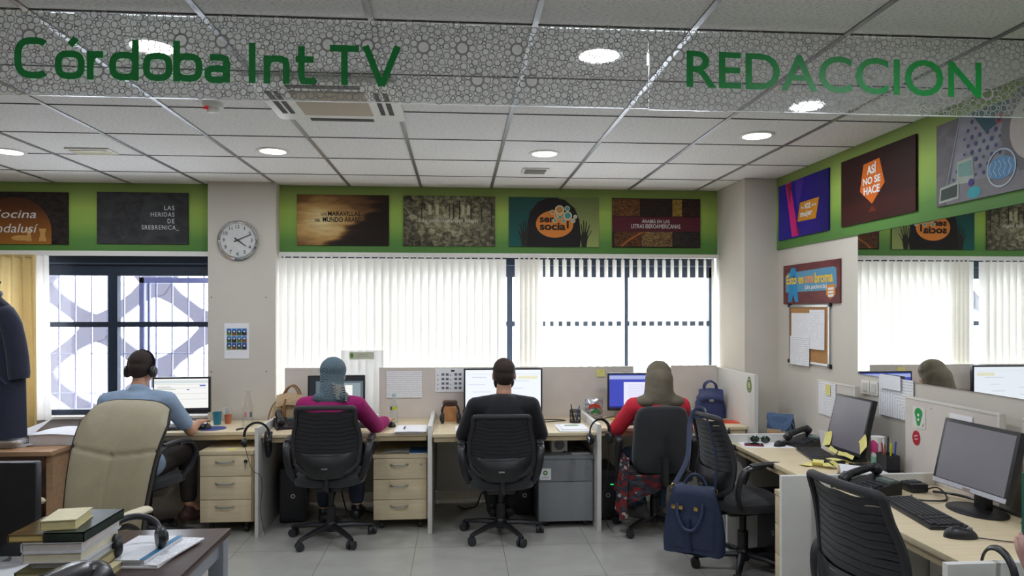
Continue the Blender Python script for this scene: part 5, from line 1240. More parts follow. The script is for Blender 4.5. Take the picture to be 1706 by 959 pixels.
T = right_face(2.471, 3.665, .945); g = MB(P_('sticker red', '#b52a3a')); g.disc(0, 0, .033, .04, .001, T); g.use(P_('sticker pale', '#e6c9c9')); g.flat([(-.015, .005), (.012, .012), (.012, .018), (-.015, .011)], .002, T); g.flat([(-.012, -.012), (.015, -.006), (.015, 0), (-.012, -.006)], .002, T)
solo('round_sticker', g, 'round dark red sticker under the green light bulb', 'sticker')
solo('screw', MB(m_dot).disc(0, 0, .004, None, .002, right_face(2.470, 3.54, 1.12), 10).disc(0, 0, .0025, None, .003, right_face(2.470, 3.54, 1.12), 10), 'tiny dark screw right of the light bulb sticker', 'screw')
sheetpaper('white sheet taped behind the large unlit monitor', right_face(2.471, 3.40, .86), .16, .26, m_paper)
t = thing('snack_tube', 'white tube with pink and green print left of the pen holder', 'tube', (2.415, 3.925, DZ)); part('tube', MB(m_plast_w).lathe([(.001, 0), (.037, 0), (.037, .17), (.001, .17)], n=28), t)
g = MB(P_('tube pink', '#c2407a')); g.sheet(lambda u, v: (.0376*math.cos(R(150+90*u)), .0376*math.sin(R(150+90*u)), .07+.07*v+.02*math.sin(PI*u)), 10, 3); g.use(P_('tube mint', '#8fc9b0')); g.sheet(lambda u, v: (.0378*math.cos(R(170+80*u)), .0378*math.sin(R(170+80*u)), .015+.05*v), 10, 2); part('print', g, t)
part('lid', MB(m_plast_w).lathe([(.001, .17), (.038, .17), (.038, .178), (.001, .178)], n=28), t)
t = thing('desk_tray', 'flat black desk tray under the pen holder', 'tray', (2.34, 3.76, DZ), R(-96)); part('tray', MB(m_black).box(-.20, .20, -.10, .115, 0, .018, .006), t); part('sheet', MB(m_print2).box(-.06, .13, -.085, .0, .018, .021), t)
t = thing('pen_holder', 'black pen holder full of pens on the black tray', 'pen holder', (2.395, 3.80, DZ+.018), R(-96))
g = MB(m_blackm); g.box(-.06, .06, -.035, .035, 0, .006)
for a in ((-.06, .06, -.035, -.031), (-.06, .06, .031, .035), (-.06, -.056, -.035, .035), (.056, .06, -.035, .035)): g.box(*a, 0, .085)
part('box', g, t)
pens(2.395, 3.80, DZ+.03, [(0, .045, .01, .012, .13, '#d9d9dc', 'white pen at the left of the black pen holder'), (.01, .02, .01, .01, .145, '#26303f', 'navy pen in the black pen holder'), (-.015, .01, -.01, .005, .12, '#b02a3a', 'red pen in the black pen holder'), (0, -.02, 0, -.01, .125, '#d8de2a', 'neon yellow marker in the black pen holder'), (.01, -.04, .0, -.016, .135, '#2f3f9a', 'blue pen in the black pen holder'), (-.015, -.005, -.005, .0, .11, '#8a5a3a', 'brown pencil in the black pen holder')])
solo('open_book', MB(m_paper).sheet(lambda u, v: (2.0+.20*u+.10*v, 3.57+.24*v-.02*u, DZ+.004+.075*math.sin(PI*min(1, v*1.1))*(1-.3*u)), 8, 12, .003), 'open pad of white paper arching beside the second right divider', 'papers')
t = thing('charger', 'black charging cradle with cable behind the second telephone', 'charger', (2.28, 3.40, DZ)); part('cradle', MB(m_black).box(-.045, .045, -.05, .05, 0, .045, .012), t); part('slot', MB(m_blackm).box(-.03, .03, -.02, .03, .044, .05, .004), t)
part('cable', MB(m_black).tube(sm([(2.31, 3.36, .745), (2.33, 3.30, .77), (2.36, 3.28, .74), (2.30, 3.20, .735), (2.2, 3.18, .74), (2.17, 3.24, .735), (2.2, 3.3, .735)], 6), .004, 6), t, world=True)
solo('cable', MB(m_black).tube(sm([(2.34, 3.34, .74), (2.37, 3.26, .75), (2.42, 3.18, .745), (2.44, 3.05, .74), (2.44, 2.9, .74)], 6), .007, 6), 'thick black cable bundle behind the large unlit monitor', 'cable')
# ---- foreground table: black screen, books, papers, headphones
t = thing('monitor', 'black screen seen from behind at the lower left edge', 'monitor', (-1.70, 2.64, .74), R(180-3))
T = TR(0, 0, .20); part('casing', MB(m_black).box(-.225, .225, -.018, .018, -.17, .16, .006, T), t); part('display', MB(M('unlit display', '#6f6c74')).box(-.21, .21, -.0195, -.018, -.14, .15, 0, T), t)
part('neck', MB(m_black).box(-.04, .04, .015, .045, .01, .14, .004), t); part('base', MB(m_black).lathe([(.001, .014), (.10, .01), (.11, 0), (.001, 0)], n=28), t)
def book(label, x0, x1, y0, y1, z0, z1, cover, page='#e3dcc6', spine=None, rz=0., group='stacked books'):
    """spine: side carrying the covered back ('x1','y0',None: page edges all round in view)"""
    t = thing('book', label, 'book', ((x0+x1)/2, (y0+y1)/2, z0), R(rz), group); a, b2 = (x1-x0)/2, (y1-y0)/2; h = z1-z0; c = .003
    k = MB(cover); k.box(-a, a, -b2, b2, 0, c); k.box(-a, a, -b2, b2, h-c, h)
    if spine == 'y0': k.box(-a, a, -b2, -b2+c, 0, h); k.box(a-c, a, -b2, b2, 0, h)
    elif spine == 'x1': k.box(a-c, a, -b2, b2, 0, h)
    else: k.box(-a, -a+c, -b2, b2, 0, h)
    part('cover', k, t)
    pg = MB(M('pages '+page, page, .85, var=.05, scale=40)); pg.box(-a+.004, a-.005 if spine not in ('y0', 'x1') else a-.004, -b2+(.005 if spine != 'y0' else .004), b2-.005, c, h-c); part('pages', pg, t); return t
cw_ = M('white cover', '#d9d9de', .4); cb_ = M('brown cover', '#5f4a26', .35, var=.35, scale=25); cg_ = M('dark green cover', '#27332b', .35, var=.5, scale=18)
co_ = M('olive cover', '#6f6a48', .5); cc_ = M('cream cover', '#cfc39a', .5)
B0 = .7405
bk = [('olive covered book under the thin grey one', -1.40, -1.19, 2.36, 2.62, .037, co_, '#c9bd94'), ('thin grey edged book in the middle of the stack', -1.37, -1.20, 2.40, 2.63, .022, cw_, '#cfcdca'),
      ('thick cream edged book under the pale grey one', -1.39, -1.205, 2.38, 2.64, .033, cw_, '#e6dfc6'), ('pale grey edged book under the green and brown books', -1.395, -1.205, 2.385, 2.65, .031, cw_, '#d3cdc8')]
z = B0+.0; book('wide pale book at the bottom of the stack', -1.42, -1.16, 2.34, 2.60, z, z+.024, cc_, '#d3c49a'); z += .024
for lab, x0, x1, y0, y1, h, cv, pg in bk: book(lab, x0, x1, y0, y1, z, z+h, cv, pg); z += h
book('dark green hardback with patterned cover lying on the stack', -1.325, -1.20, 2.385, 2.66, z, z+.031, cg_, '#b9ad85', 'y0')
book('brown patterned book beside the green hardback', -1.44, -1.328, 2.39, 2.60, z, z+.026, cb_, '#d9c07a', None, 0)
book('small cream paperback on top of the stack', -1.36, -1.25, 2.41, 2.56, z+.032, z+.064, cc_, '#e6d9a3', None, 8)
solo('paper_sheet', MB(m_paper).box(-1.64, -1.47, 2.42, 2.62, .7405, .752), 'white papers under the black screen at lower left', 'papers')
for k, (dx, dy, rz, lab) in enumerate(((-.02, .0, -5, 'lowest loose papers in the pile before the cream chair'), (-.005, .01, -11, 'middle loose papers in the pile before the cream chair'))):
    solo('paper_sheet', MB(m_print2 if k else m_paper).box(-.11, .12, -.15, .15, 0, .006, .001, TR(-1.12+dx, 2.70+dy, .7405+.0066*k, R(rz))), lab, 'papers', 'pile before the cream chair')
t = thing('spiral_notebook', 'white spiral notebook with blue band on the paper pile', 'notebook', (-1.15, 2.69, .7545), R(-6)); part('pages', MB(M('notebook paper', '#dcdde2', .8, var=.04)).box(-.09, .08, -.13, .14, 0, .012), t); part('blue_band', MB(M('blue strip', '#2a6f96', .5)).box(.06, .082, -.13, .14, .0122, .0135), t)
g = MB(m_steel)
for k in range(16): g.tube([(-.085+.010*k+.0, -.133+.006*math.cos(a), .006+.008*math.sin(a)) for a in [q*PI/5 for q in range(10)]], .0012, 4, True)
part('spiral', g, t)
g0 = headphones('glossy black headphones lying on the spiral notebook', TR(-1.165, 2.68, .825, R(35), R(-62)), .075, .036, group='headphones')
# green book held up at the right edge is built with its reader
# ------------------------------------------------------------------ office chairs
def star_base(t, rot=0., r=.295, col=None, zc=.40):
    col = col or m_black
    part('column', MB(col).cyl((0, 0, .09), (0, 0, .24), .033, n=16).cyl((0, 0, .24), (0, 0, zc), .021, n=16), t)
    h = MB(col); h.lathe([(.001, .06), (.04, .06), (.048, .085), (.045, .115), (.036, .13), (.001, .13)], n=20); part('hub', h, t)
    for k in range(5):
        a = R(90+72*k)+rot; d = V((math.cos(a), math.sin(a), 0))
        s = MB(col); s.tube([d*.03+V((0, 0, .098)), d*(r*.5)+V((0, 0, .092)), d*(r-.01)+V((0, 0, .072)), d*(r+.012)+V((0, 0, .066))], [.026, .022, .017, .012], 8, fx=.85, fy=1.05, up=(0, 0, 1)); part('spoke', s, t)
        c = MB(m_blackm); q = V((-d.y, d.x, 0)).normalized()
        ca = math.cos(a+1.1*k); roll = V((math.cos(a*2.3+k), math.sin(a*2.3+k), 0)); p = d*r+V((0, 0, .029))
        for sgn in (-1, 1): c.cyl(p+roll*sgn*.008, p+roll*sgn*.027, .029, n=18)
        c.cyl(p, p+V((0, 0, .04)), .009, n=8); c.sph(p+V((0, 0, .012)), (.018, .018, .026), 10, 6); part('caster', c, t)
def arm_loop(t, sx, zt=.70, y0=-.16, y1=.17, zs=.47):
    g = MB(m_black); x = .262*sx
    P = sm([(x*.84, y0+.02, zs-.02), (x*.98, y0-.015, zs+.06), (x*1.06, y0-.005, zt-.06), (x*1.08, y0+.05, zt-.005), (x*1.08, .05, zt+.006), (x*1.06, y1-.02, zt-.02), (x*1.03, y1+.025, zt-.09), (x*.97, y1-.0, zs+.05), (x*.84, y1-.05, zs-.02)], 5)
    g.tube(P, .017, 10, fx=.8, fy=1.5, up=(0, 1, .01)); a = part('armrest', g, t)
    p = MB(m_blackm); p.tube(sm([(x*1.08, y0+.05, zt+.008), (x*1.085, -.02, zt+.016), (x*1.085, .08, zt+.014), (x*1.06, y1-.02, zt)], 5), [.02]+[.026]*14+[.018], 10, fx=.45, fy=1., up=(0, 0, 1)); part('arm_pad', p, a)
def mesh_chair(label, x, y, rz, zs=.47, zt=.985, rot=0., group='black mesh office chairs', back=True):
    t = thing('office_chair', label, 'chair', (x, y, 0), rz, group)
    star_base(t, rot, zc=zs-.09)
    part('mechanism', MB(m_black).box(-.10, .10, -.14, .12, zs-.11, zs-.065, .01), t)
    g = MB(m_blackf)
    def seat(u, v):
        a = u*2*PI; e = 3.2; ca, sa = math.cos(a), math.sin(a)
        return ((.245)*abs(ca)**(2/e)*(1 if ca > 0 else -1), .235*abs(sa)**(2/e)*(1 if sa > 0 else -1), 0)
    lay = [(.86, -.065), (.97, -.055), (1., -.03), (.99, -.008), (.92, .006), (.6, .010), (.0, .002)]
    vs = []; fs = []; n = 40
    for k, dz in lay:
        for i in range(n): p = seat(i/n, 0); vs.append((p[0]*k, p[1]*k, zs+dz-(.03*max(0, p[1]*k/.235-.6))))
    for j in range(len(lay)-1):
        for i in range(n): fs.append((j*n+i, j*n+(i+1) % n, (j+1)*n+(i+1) % n, (j+1)*n+i))
    fs.append(tuple(range(n-1, -1, -1))); g.add(vs, fs); part('seat', g, t)
    # backrest: padded rim, slats with slits, solid lumbar shell
    zb = zs+.09; H = zt-zb; BY = lambda z: -.235-.055*((z-zb)/H)**1.5+.02*math.sin(PI*(z-zb)/H)
    hw = lambda z: .205+.028*math.sin(PI*min(1, (z-zb)/H*1.15+.05))-.006
    cur = lambda x: .045*(x/.22)**2
    rim = []
    zz = [zb+H*k/10 for k in range(11)]
    for z in zz: rim.append((-hw(z), BY(z)+cur(hw(z)), z))
    top = [(-hw(zt)*.985, BY(zt)+cur(.2), zt+.0), (-hw(zt)*.90, BY(zt)+cur(.18), zt+.016), (-.08, BY(zt)+cur(.08), zt+.021), (.08, BY(zt)+cur(.08), zt+.021), (hw(zt)*.90, BY(zt)+cur(.18), zt+.016), (hw(zt)*.985, BY(zt)+cur(.2), zt+.0)]
    rim = rim[:-1]+top+[(-p[0], p[1], p[2]) for p in reversed(rim[:-1])]
    rim += [(.12, BY(zb)+cur(.12)-.005, zb-.05), (-.12, BY(zb)+cur(.12)-.005, zb-.05)]
    g = MB(m_blackm); g.tube(sm(rim, 3, True), .0135, 8, True, fx=1., fy=1.25); b = part('back_frame', g, t)
    g = MB(m_black); z1 = zb+H*.27
    g.sheet(lambda u, v: ((u-.5)*2*(hw(zb+v*(z1-zb))-.004-.07*(1-v)**2), BY(zb+v*(z1-zb))+cur((u-.5)*.42)-.012-.03*math.sin(PI*min(1, v*.9+.15))*(1-(2*u-1)**4), zb-.085+v*(z1-zb+.085)-.028*(1-(2*u-1)**2)*(v > .9)), 20, 10, .014); part('lumbar_shell', g, b)
    part('emblem', MB(m_steel).box(-.02, .02, BY(zb)-.055, BY(zb)-.048, zb-.012, zb-.002), b)
    g = MB(m_blackf); rows = 10
    for k in range(rows):
        za = z1-.008+(zt+.012-z1)*k/rows; zc_ = z1-.008+(zt+.012-z1)*(k+.84)/rows
        def slat(u, v):
            x = (2*u-1); z = za+(zc_-za)*v; z += -.012*(1-x*x)+.007*math.cos(x*2.5*PI)*(.5 if k > 2 else .2)
            zz_ = min(max(z, zb), zt); return (x*(hw(zz_)-.006), BY(zz_)+cur(x*.21)+.003*math.sin(v*PI), z)
        g.sheet(slat, 18, 2, .006)
    part('mesh_slats', g, b)
    part('mesh_lining', MB(M('black mesh lining', '#0c0c0d', .95)).sheet(lambda u, v: ((2*u-1)*(hw(zb+v*H*.9)-.012), BY(zb+v*H*.9)+cur((2*u-1)*.21)+.013, zb+v*H*.9), 12, 10, .003), b)
    part('back_bracket', MB(m_black).tube(sm([(0, -.08, zs-.09), (0, -.19, zs-.085), (0, -.235, zs-.03), (0, BY(zb)+.005, zb+.03)], 4), .026, 8, fx=.5, fy=1.3), t)
    for sx in (-1, 1): arm_loop(t, sx, zs+.235, zs=zs)
    return t
mesh_chair('black mesh office chair of the woman in magenta', -.905, 5.17, R(1), .48, .955)
mesh_chair('black mesh office chair of the man in black', .31, 5.16, R(-2), .44, .885, R(-8))
mesh_chair('black mesh office chair turned sideways with a navy handbag on its back', 1.80, 4.38, R(-83), .47, .965, R(20))
mesh_chair('black mesh office chair before the large unlit monitor, right foreground', 1.70, 2.62, R(-80), .46, .965, R(10))
mesh_chair('dark office chair of the headphoned man behind the cream armchair', -2.22, 5.22, R(-22), .47, .90, R(5))
def pad_chair(label, x, y, rz):
    t = thing('office_chair', label, 'chair', (x, y, 0), rz); star_base(t, R(-13))
    part('mechanism', MB(m_black).box(-.10, .10, -.14, .12, .36, .40, .01), t)
    g = MB(m_blackf).box(-.235, .235, -.22, .24, .40, .475, .03, seg=3); part('seat', g, t)
    def bk(u, v):
        a = u*2*PI; e = 5.; ca, sa = math.cos(a), math.sin(a); return (abs(ca)**(2/e)*(1 if ca > 0 else -1), abs(sa)**(2/e)*(1 if sa > 0 else -1))
    vs = []; fs = []; n = 48; lay = [(.0, -.275), (.9, -.283), (.975, -.272), (1., -.25), (.985, -.225), (.9, -.212), (0., -.215)]
    for k, y_ in lay:
        for i in range(n):
            p = bk(i/n, 0); z = .71+.245*p[1]*k; x_ = p[0]*k*(.205-.012*(p[1]))
            vs.append((x_, y_-.04*(z-.5)+.05*(x_/.2)**2, z))
    for j in range(len(lay)-1):
        for i in range(n): fs.append((j*n+i, j*n+(i+1) % n, (j+1)*n+(i+1) % n, (j+1)*n+i))
    part('backrest', MB(m_blackf).add(vs, fs), t, ang=60)
    part('back_bracket', MB(m_black).tube(sm([(0, -.05, .39), (0, -.22, .38), (0, -.30, .44), (0, -.305, .6)], 4), .025, 8, fx=.4, fy=1.4), t)
    for sx in (-1, 1):
        g = MB(m_black); g.tube(sm([(sx*.20, .0, .40), (sx*.27, -.02, .42), (sx*.285, -.06, .58), (sx*.28, -.08, .67), (sx*.28, -.04, .70), (sx*.28, .08, .705), (sx*.28, .12, .69)], 5), .017, 8, fx=.8, fy=1.5, up=(0, 1, .01)); a = part('armrest', g, t)
    return t
pad_chair('black office chair with plain upholstered back, under the woman in red', 1.465, 5.22, R(-2))
# cream executive armchair, facing the camera
m_cream = M('cream leather', '#a89e83', .5, var=.05, scale=14, bump=.12, bscale=90)
m_arm = M('pale arm padding', '#d9cfb4', .5, var=.04)
t = thing('executive_chair', 'high backed cream leather armchair with dark rear shell in the left foreground', 'chair', (-1.81, 3.47, 0), R(161))
star_base(t, .3, .33, m_black, .36)
part('seat', MB(m_cream).box(-.26, .26, -.20, .28, .40, .52, .045, seg=4), t)
def xb(u, v, off=0.):
    x = 2*u-1; z = .45+v*.715; w = .225+.045*v-.03*max(0, v-.88)/.12*1.2+.03*math.sin(PI*v)*0
    y = -.21-.15*max(v, 0)**1.2+.05*v**6*-1+.035*x*x+.02*math.sin(v*PI)
    zz = z-.035*abs(x)**4*(v > .7)*((v-.7)/.3)
    return V((x*w, y+off, zz))
def pillow(u, v):
    p = xb(u, v); x = 2*u-1
    seam = .012*math.exp(-((v-(.685-.05*(1-abs(x))))/.012)**2)+(.008*math.exp(-(x/.03)**2) if v < .66 else 0)
    edge = max(abs(x), abs(2*v-1)); puff = .045*(1-edge**6)
    return p+V((0, puff-seam, 0))
part('cushion', MB(m_cream).sheet(pillow, 48, 60), t, ang=80)
part('shell', MB(M('dark rear shell', '#2a2624', .5, var=.1)).sheet(lambda u, v: xb(.5+(u-.5)*1.03, -.01+v*1.015, -.004)+V((0, -.075*(1-abs(2*u-1)**8)*(1-abs(2*v-1)**10), 0)), 30, 40).sheet(lambda u, v: xb(.5+(u-.5)*1.03, -.01+v*1.015, -.002), 30, 40), t, ang=80)
for sx in (-1, 1):
    g = MB(m_black); g.tube(sm([(sx*.22, -.12, .42), (sx*.30, -.12, .45), (sx*.315, -.05, .62), (sx*.315, .06, .655), (sx*.315, .20, .65), (sx*.312, .255, .61), (sx*.30, .25, .54), (sx*.26, .18, .47), (sx*.22, .14, .43)], 5), .02, 10, fx=.7, fy=1.7, up=(0, 1, .01)); a = part('arm_frame', g, t)
    g = MB(m_arm); g.tube(sm([(sx*.315, -.14, .690), (sx*.317, -.08, .693), (sx*.318, .08, .684), (sx*.316, .19, .670), (sx*.314, .235, .655)], 5), [.022]+[.034]*5+[.038]*10+[.036]*4+[.026], 12, fx=.5, fy=1., up=(0, 0, 1)); part('arm_pad', g, a, 'pale padded armrest')
# black leather visitor chair, only its top corner shows
m_leath = M('black leather', '#1f1d22', .25, var=.15, scale=30, bump=.1, bscale=60)
t = thing('visitor_chair', 'black leather visitor chair, top corner peeking in at the lower left edge', 'chair', (-1.28, 1.83, 0), R(-66.))
def vb(u, v):
    a = u*2*PI; e = 4.5; ca, sa = math.cos(a), math.sin(a); return (.25*abs(ca)**(2/e)*(1 if ca > 0 else -1), .22*abs(sa)**(2/e)*(1 if sa > 0 else -1))
t.location = (-1.30, 1.87, .03); t.rotation_euler = (0, 0, R(74))
vs = []; fs = []; n = 48; lay = [(.0, -.30), (.93, -.30), (1., -.275), (.99, -.235), (.9, -.22), (0, -.22)]
for k, y_ in lay:
    for i in range(n): p = vb(i/n, 0); vs.append((p[0]*k, y_-.10*(p[1]*k+.2), .735+p[1]*k))
for j in range(len(lay)-1):
    for i in range(n): fs.append((j*n+i, j*n+(i+1) % n, (j+1)*n+(i+1) % n, (j+1)*n+i))
part('backrest', MB(m_leath).add(vs, fs), t, ang=60); part('seat', MB(m_leath).box(-.25, .25, -.24, .22, .38, .47, .03, seg=3), t)
for sx in (-1, 1):
    for sy in (-1, 1): part('leg', MB(m_chrome).cyl((sx*.22, -.01+sy*.19, 0), (sx*.22, -.01+sy*.19, .39), .014, n=12), t)
for sx in (-.2, .2): part('back_post', MB(m_chrome).cyl((sx, -.22, .40), (sx, -.25, .60), .012, n=10), t)

# navy handbag hung on the sideways chair
m_nb = M('navy leather', '#1f2d4a', .5, var=.12, scale=25, bump=.15, bscale=60)
t = soft_bag('handbag', 'large navy handbag hanging by its strap from the sideways mesh chair', 'bag', 1.435, 4.235, .165, R(-32), .36, .13, .40, m_nb, .70)
m_gold = M('gold hardware', '#c9a65a', .25, metal=1.)
for sy in (-1, 1): part('handle', MB(m_nb).tube(sm([(-.085, sy*.06, .30), (-.08, sy*.085, .24 if sy < 0 else .38), (-.04, sy*.10, .165 if sy < 0 else .44), (.02, sy*.10, .16 if sy < 0 else .44), (.06, sy*.085, .23 if sy < 0 else .38), (.065, sy*.06, .31)], 5), .011, 8), t)
part('tassel', MB(m_nb).tube([(-.01, -.085, .22), (-.012, -.088, .12), (-.012, -.09, .02)], [.012, .02, .028], 10, fy=.5), t)
part('front_pocket', MB(m_nb).sheet(lambda u, v: (-.13+.26*u, -.062-.018*math.sin(PI*u)**.5*math.sin(PI*min(1, v+.15))**.5, .04+.23*v), 14, 8, .004), t)
for xx in (-.105, -.06, .03): part('buckle', MB(m_gold).box(xx-.012, xx+.012, -.086, -.076, .27, .295, .003), t, 'gold buckle')
for k, (a, b2) in enumerate((((-.135, 0, .38), (1.432, 4.31, .60)), ((.13, 0, .37), (1.60, 4.22, .48)))): pass
MWb = mat_of(t)
pA = MWb @ V((-.125, 0, .385)); pB = MWb @ V((.125, 0, .38))
strap = sm([pA, V((1.425, 4.33, .72)), V((1.47, 4.42, .92)), V((1.505, 4.40, 1.005)), V((1.535, 4.34, 1.012)), V((1.525, 4.26, .97)), V((1.55, 4.18, .75)), pB], 7)
part('strap', MB(m_nb).tube(strap, .017, 8, fx=.25, fy=1.), t, world=True)
for p in (pA, pB): part('clip', MB(m_gold).tube([p+V((.016*math.cos(a), 0, .016*math.sin(a))) for a in [k*PI/5 for k in range(10)]], .004, 6, True), t, world=True)
# ------------------------------------------------------------------ people
SK = M('skin', '#b98a6e', .55, var=.05, scale=20); SK2 = M('skin light', '#c49a7f', .55, var=.05, scale=20)
def ellip(g, c, r, rot=None):
    g.sph((0, 0, 0), r, 18, 12, T=Matrix.Translation(c) @ (Euler(rot).to_matrix().to_4x4() if rot else Matrix()))
def hand_parts(g, w, fwd, up, side, s=1., curl=.5, spread=.0):
    """palm and five fingers; w wrist, fwd finger direction, up back of the hand, side towards the thumb"""
    w = V(w); f = V(fwd).normalized(); u = V(up).normalized(); sd = V(side).normalized()
    for k in range(4):
        o = (k-1.5)*-.020*s; kn = w+f*.088*s+sd*o*1.05+u*.004
        g.cap(w+f*.01*s+sd*o*.6, kn, .014*s, .0105*s, 8)
        L = (.042, .047, .044, .034)[k]*s; d1 = (f-u*curl*.5+sd*(1.5-k)*.06).normalized(); m = kn+d1*L
        d2 = (f-u*(curl*1.3)+sd*(1.5-k)*.05).normalized(); m2 = m+d2*L*.62; d3 = (f-u*(curl*2.)).normalized(); e = m2+d3*L*.5
        g.cap(kn, m, .0095*s, .0088*s, 8); g.cap(m, m2, .0088*s, .0078*s, 8); g.cap(m2, e, .0078*s, .0068*s, 8)
    b = w+f*.022*s+sd*.022*s; m = b+(f*.55+sd*.75-u*.25).normalized()*.042*s; e = m+(f*.95+sd*.25-u*.3).normalized()*.03*s
    g.cap(b, m, .0135*s, .0105*s, 8); g.cap(m, e, .0105*s, .008*s, 8)
def head_parts(g, c, s=1., yaw=0., pitch=0., jaw=1.):
    T = Matrix.Translation(c) @ Euler((pitch, 0, yaw)).to_matrix().to_4x4()
    def E(p, r): g.sph((0, 0, 0), [x*s for x in r], 18, 12, T=T @ Matrix.Translation(V(p)*s))
    E((0, -.012, .03), (.077, .095, .085)); E((0, .022, -.03), (.062, .07, .075)); E((0, .045, -.075), (.038*jaw, .035, .03))      # skull, face, chin
    E((0, .098, -.015), (.011, .018, .013)); E((0, .088, .005), (.008, .012, .028))                                         # nose
    E((0, .082, -.048), (.022, .012, .006)); E((0, .080, -.058), (.019, .012, .006))                                         # lips
    for sx in (-1, 1):
        E((sx*.079, -.008, -.008), (.009, .02, .032)); E((sx*.03, .078, .028), (.018, .01, .006)); E((sx*.04, .06, -.025), (.02, .02, .018)) # ear, brow, cheek
    return T
def person(label, loc, rz, J, skin, clothes, hair=None, head_s=1., yaw=0., pitch=0., hands=None, neck_r=.052, jaw=1.):
    """J: joints in local space, facing +Y. clothes: list of (name, material, builder)"""
    t = thing('person', label, 'person', loc, rz)
    g = MB(skin); T = head_parts(g, J['head'], head_s, yaw, pitch, jaw)
    g.cap(V(J['head'])+V((0, -.02, -.05)), J['neck'], neck_r, neck_r*1.08, 14)
    torso(g, J, 0.)
    for sd in 'LR':
        g.cap(J['sh'+sd], J['el'+sd], .046, .038); g.cap(J['el'+sd], J['wr'+sd], .037, .025)
        g.cap(J['hip'+sd], J['kn'+sd], .078, .054); g.cap(J['kn'+sd], J['an'+sd], .052, .034); g.cap(J['an'+sd], J['to'+sd], .034, .026)
        h = (hands or {}).get(sd)
        if h: hand_parts(g, J['wr'+sd], *h)
    part('body', blob(g, .0055, 5), t)
    for sx in (-1, 1):
        e = MB(M('eye white', '#dcd8d2', .2)); A = T @ Matrix.Translation(V((sx*.03, .079, .012))*head_s); e.sph((0, 0, 0), .0115*head_s, 12, 8, A); o = part('eye', e, t)
        part('iris', MB(M('dark iris', '#2a1a12', .2)).sph((0, .0085*head_s, 0), (.0055, .004, .0055), 10, 6, A), o)
    for name, fn in clothes: part(name, fn(J, T), t)
    return t
def torso(g, J, k):
    n, c, w, p = V(J['neck']), V(J['chest']), V(J['waist']), V(J['pelvis'])
    ax = (V(J['shR'])-V(J['shL'])).normalized(); rot = (0, 0, math.atan2(ax.y, ax.x))
    sw = (V(J['shR'])-V(J['shL'])).length/2; f = J.get('build', 1.)
    ellip(g, c, (sw*.80*f+k, .105*f+k, .17+k), rot); ellip(g, (c+w)/2, (sw*.74*f+k, .105*f+k, .15+k), rot); ellip(g, w, (sw*.72*f+k, .11*f+k, .13+k), rot); ellip(g, p, (.165*f+k, .13*f+k, .115+k), rot)
    for sd in 'LR':
        g.cap(n+V((0, -.005, -.05)), V(J['sh'+sd])+V((0, 0, .005)), .05+k, .052+k, 12); g.cap(c+V((0, 0, .06)), J['sh'+sd], .085+k, .05+k, 12)
def garment_top(mat, sleeve, k=.012, collar=False, hem=True, vox=.0085):
    def f(J, T):
        g = MB(mat); torso(g, J, k)
        for sd in 'LR':
            g.cap(J['sh'+sd], J['el'+sd] if sleeve > .5 else V(J['sh'+sd]).lerp(V(J['el'+sd]), .72), .053+k, .044+k)
            if sleeve > .5: g.cap(J['el'+sd], V(J['el'+sd]).lerp(V(J['wr'+sd]), min(1, (sleeve-.5)*2)), .043+k, .030+k)
        if collar: g.cap(V(J['neck'])+V((0, -.012, -.045)), V(J['neck'])+V((0, -.006, -.012)), .072, .066, 16)
        return blob(g, vox, 5)
    return f
def trousers(mat, k=.012):
    def f(J, T):
        g = MB(mat); ellip(g, J['pelvis'], (.17+k, .135+k, .115+k))
        for sd in 'LR':
            g.cap(J['hip'+sd], J['kn'+sd], .083+k, .062+k); g.cap(J['kn'+sd], V(J['kn'+sd]).lerp(V(J['an'+sd]), .88), .060+k, .046+k)
        return blob(g, .0085, 5)
    return f
def shoe(mat, sd, sole=None):
    def f(J, T):
        a, b = V(J['an'+sd]), V(J['to'+sd]); g = MB(mat); d = (b-a).normalized()
        h = V((a.x, a.y, b.z)); d2 = (b-h).normalized()
        g.cap(h-d2*.035+V((0, 0, .012)), h+d2*.06+V((0, 0, .01)), .044, .045); g.cap(h+d2*.06+V((0, 0, .01)), b, .045, .034); g.cap(h+V((0, 0, .02)), h+V((0, 0, .05)), .044, .045)
        return blob(g, .007, 4)
    return f
def hair_short(mat, nape=-.055):
    def f(J, T):
        g = MB(mat); s = 1.
        def E(p, r): g.sph((0, 0, 0), r, 20, 14, T=T @ Matrix.Translation(p))
        E((0, -.016, .042), (.083, .098, .084)); E((0, -.042, -.005), (.074, .068, .07)); E((0, -.05, -.04), (.058, .048, .04))
        for sx in (-1, 1): E((sx*.062, -.012, .02), (.02, .05, .05))
        return blob(g, .006, 3)
    return f
def beard(mat):
    def f(J, T):
        g = MB(mat)
        def E(p, r): g.sph((0, 0, 0), r, 16, 10, T=T @ Matrix.Translation(p))
        for sx in (-1, 1): E((sx*.06, .02, -.05), (.016, .03, .035)); E((sx*.04, .05, -.078), (.03, .03, .022))
        E((0, .06, -.088), (.036, .03, .02)); return blob(g, .006, 3)
    return f
def cuffed(J, sd): return V(J['wr'+sd])
base = dict(head=(0, .02, 1.165), neck=(0, -.015, 1.03), chest=(0, -.05, .86), waist=(0, -.07, .67), pelvis=(0, -.06, .565),
            hipL=(-.09, -.02, .545), hipR=(.09, -.02, .545), knL=(-.12, .38, .56), knR=(.12, .38, .56), anL=(-.13, .40, .12), anR=(.13, .40, .12), toL=(-.14, .53, .035), toR=(.14, .53, .035),
            shL=(-.185, -.04, .965), shR=(.185, -.04, .965), elL=(-.25, .06, .72), elR=(.25, .06, .72), wrL=(-.2, .30, .775), wrR=(.2, .30, .775))
def joints(**k): j = dict(base); j.update(k); return j
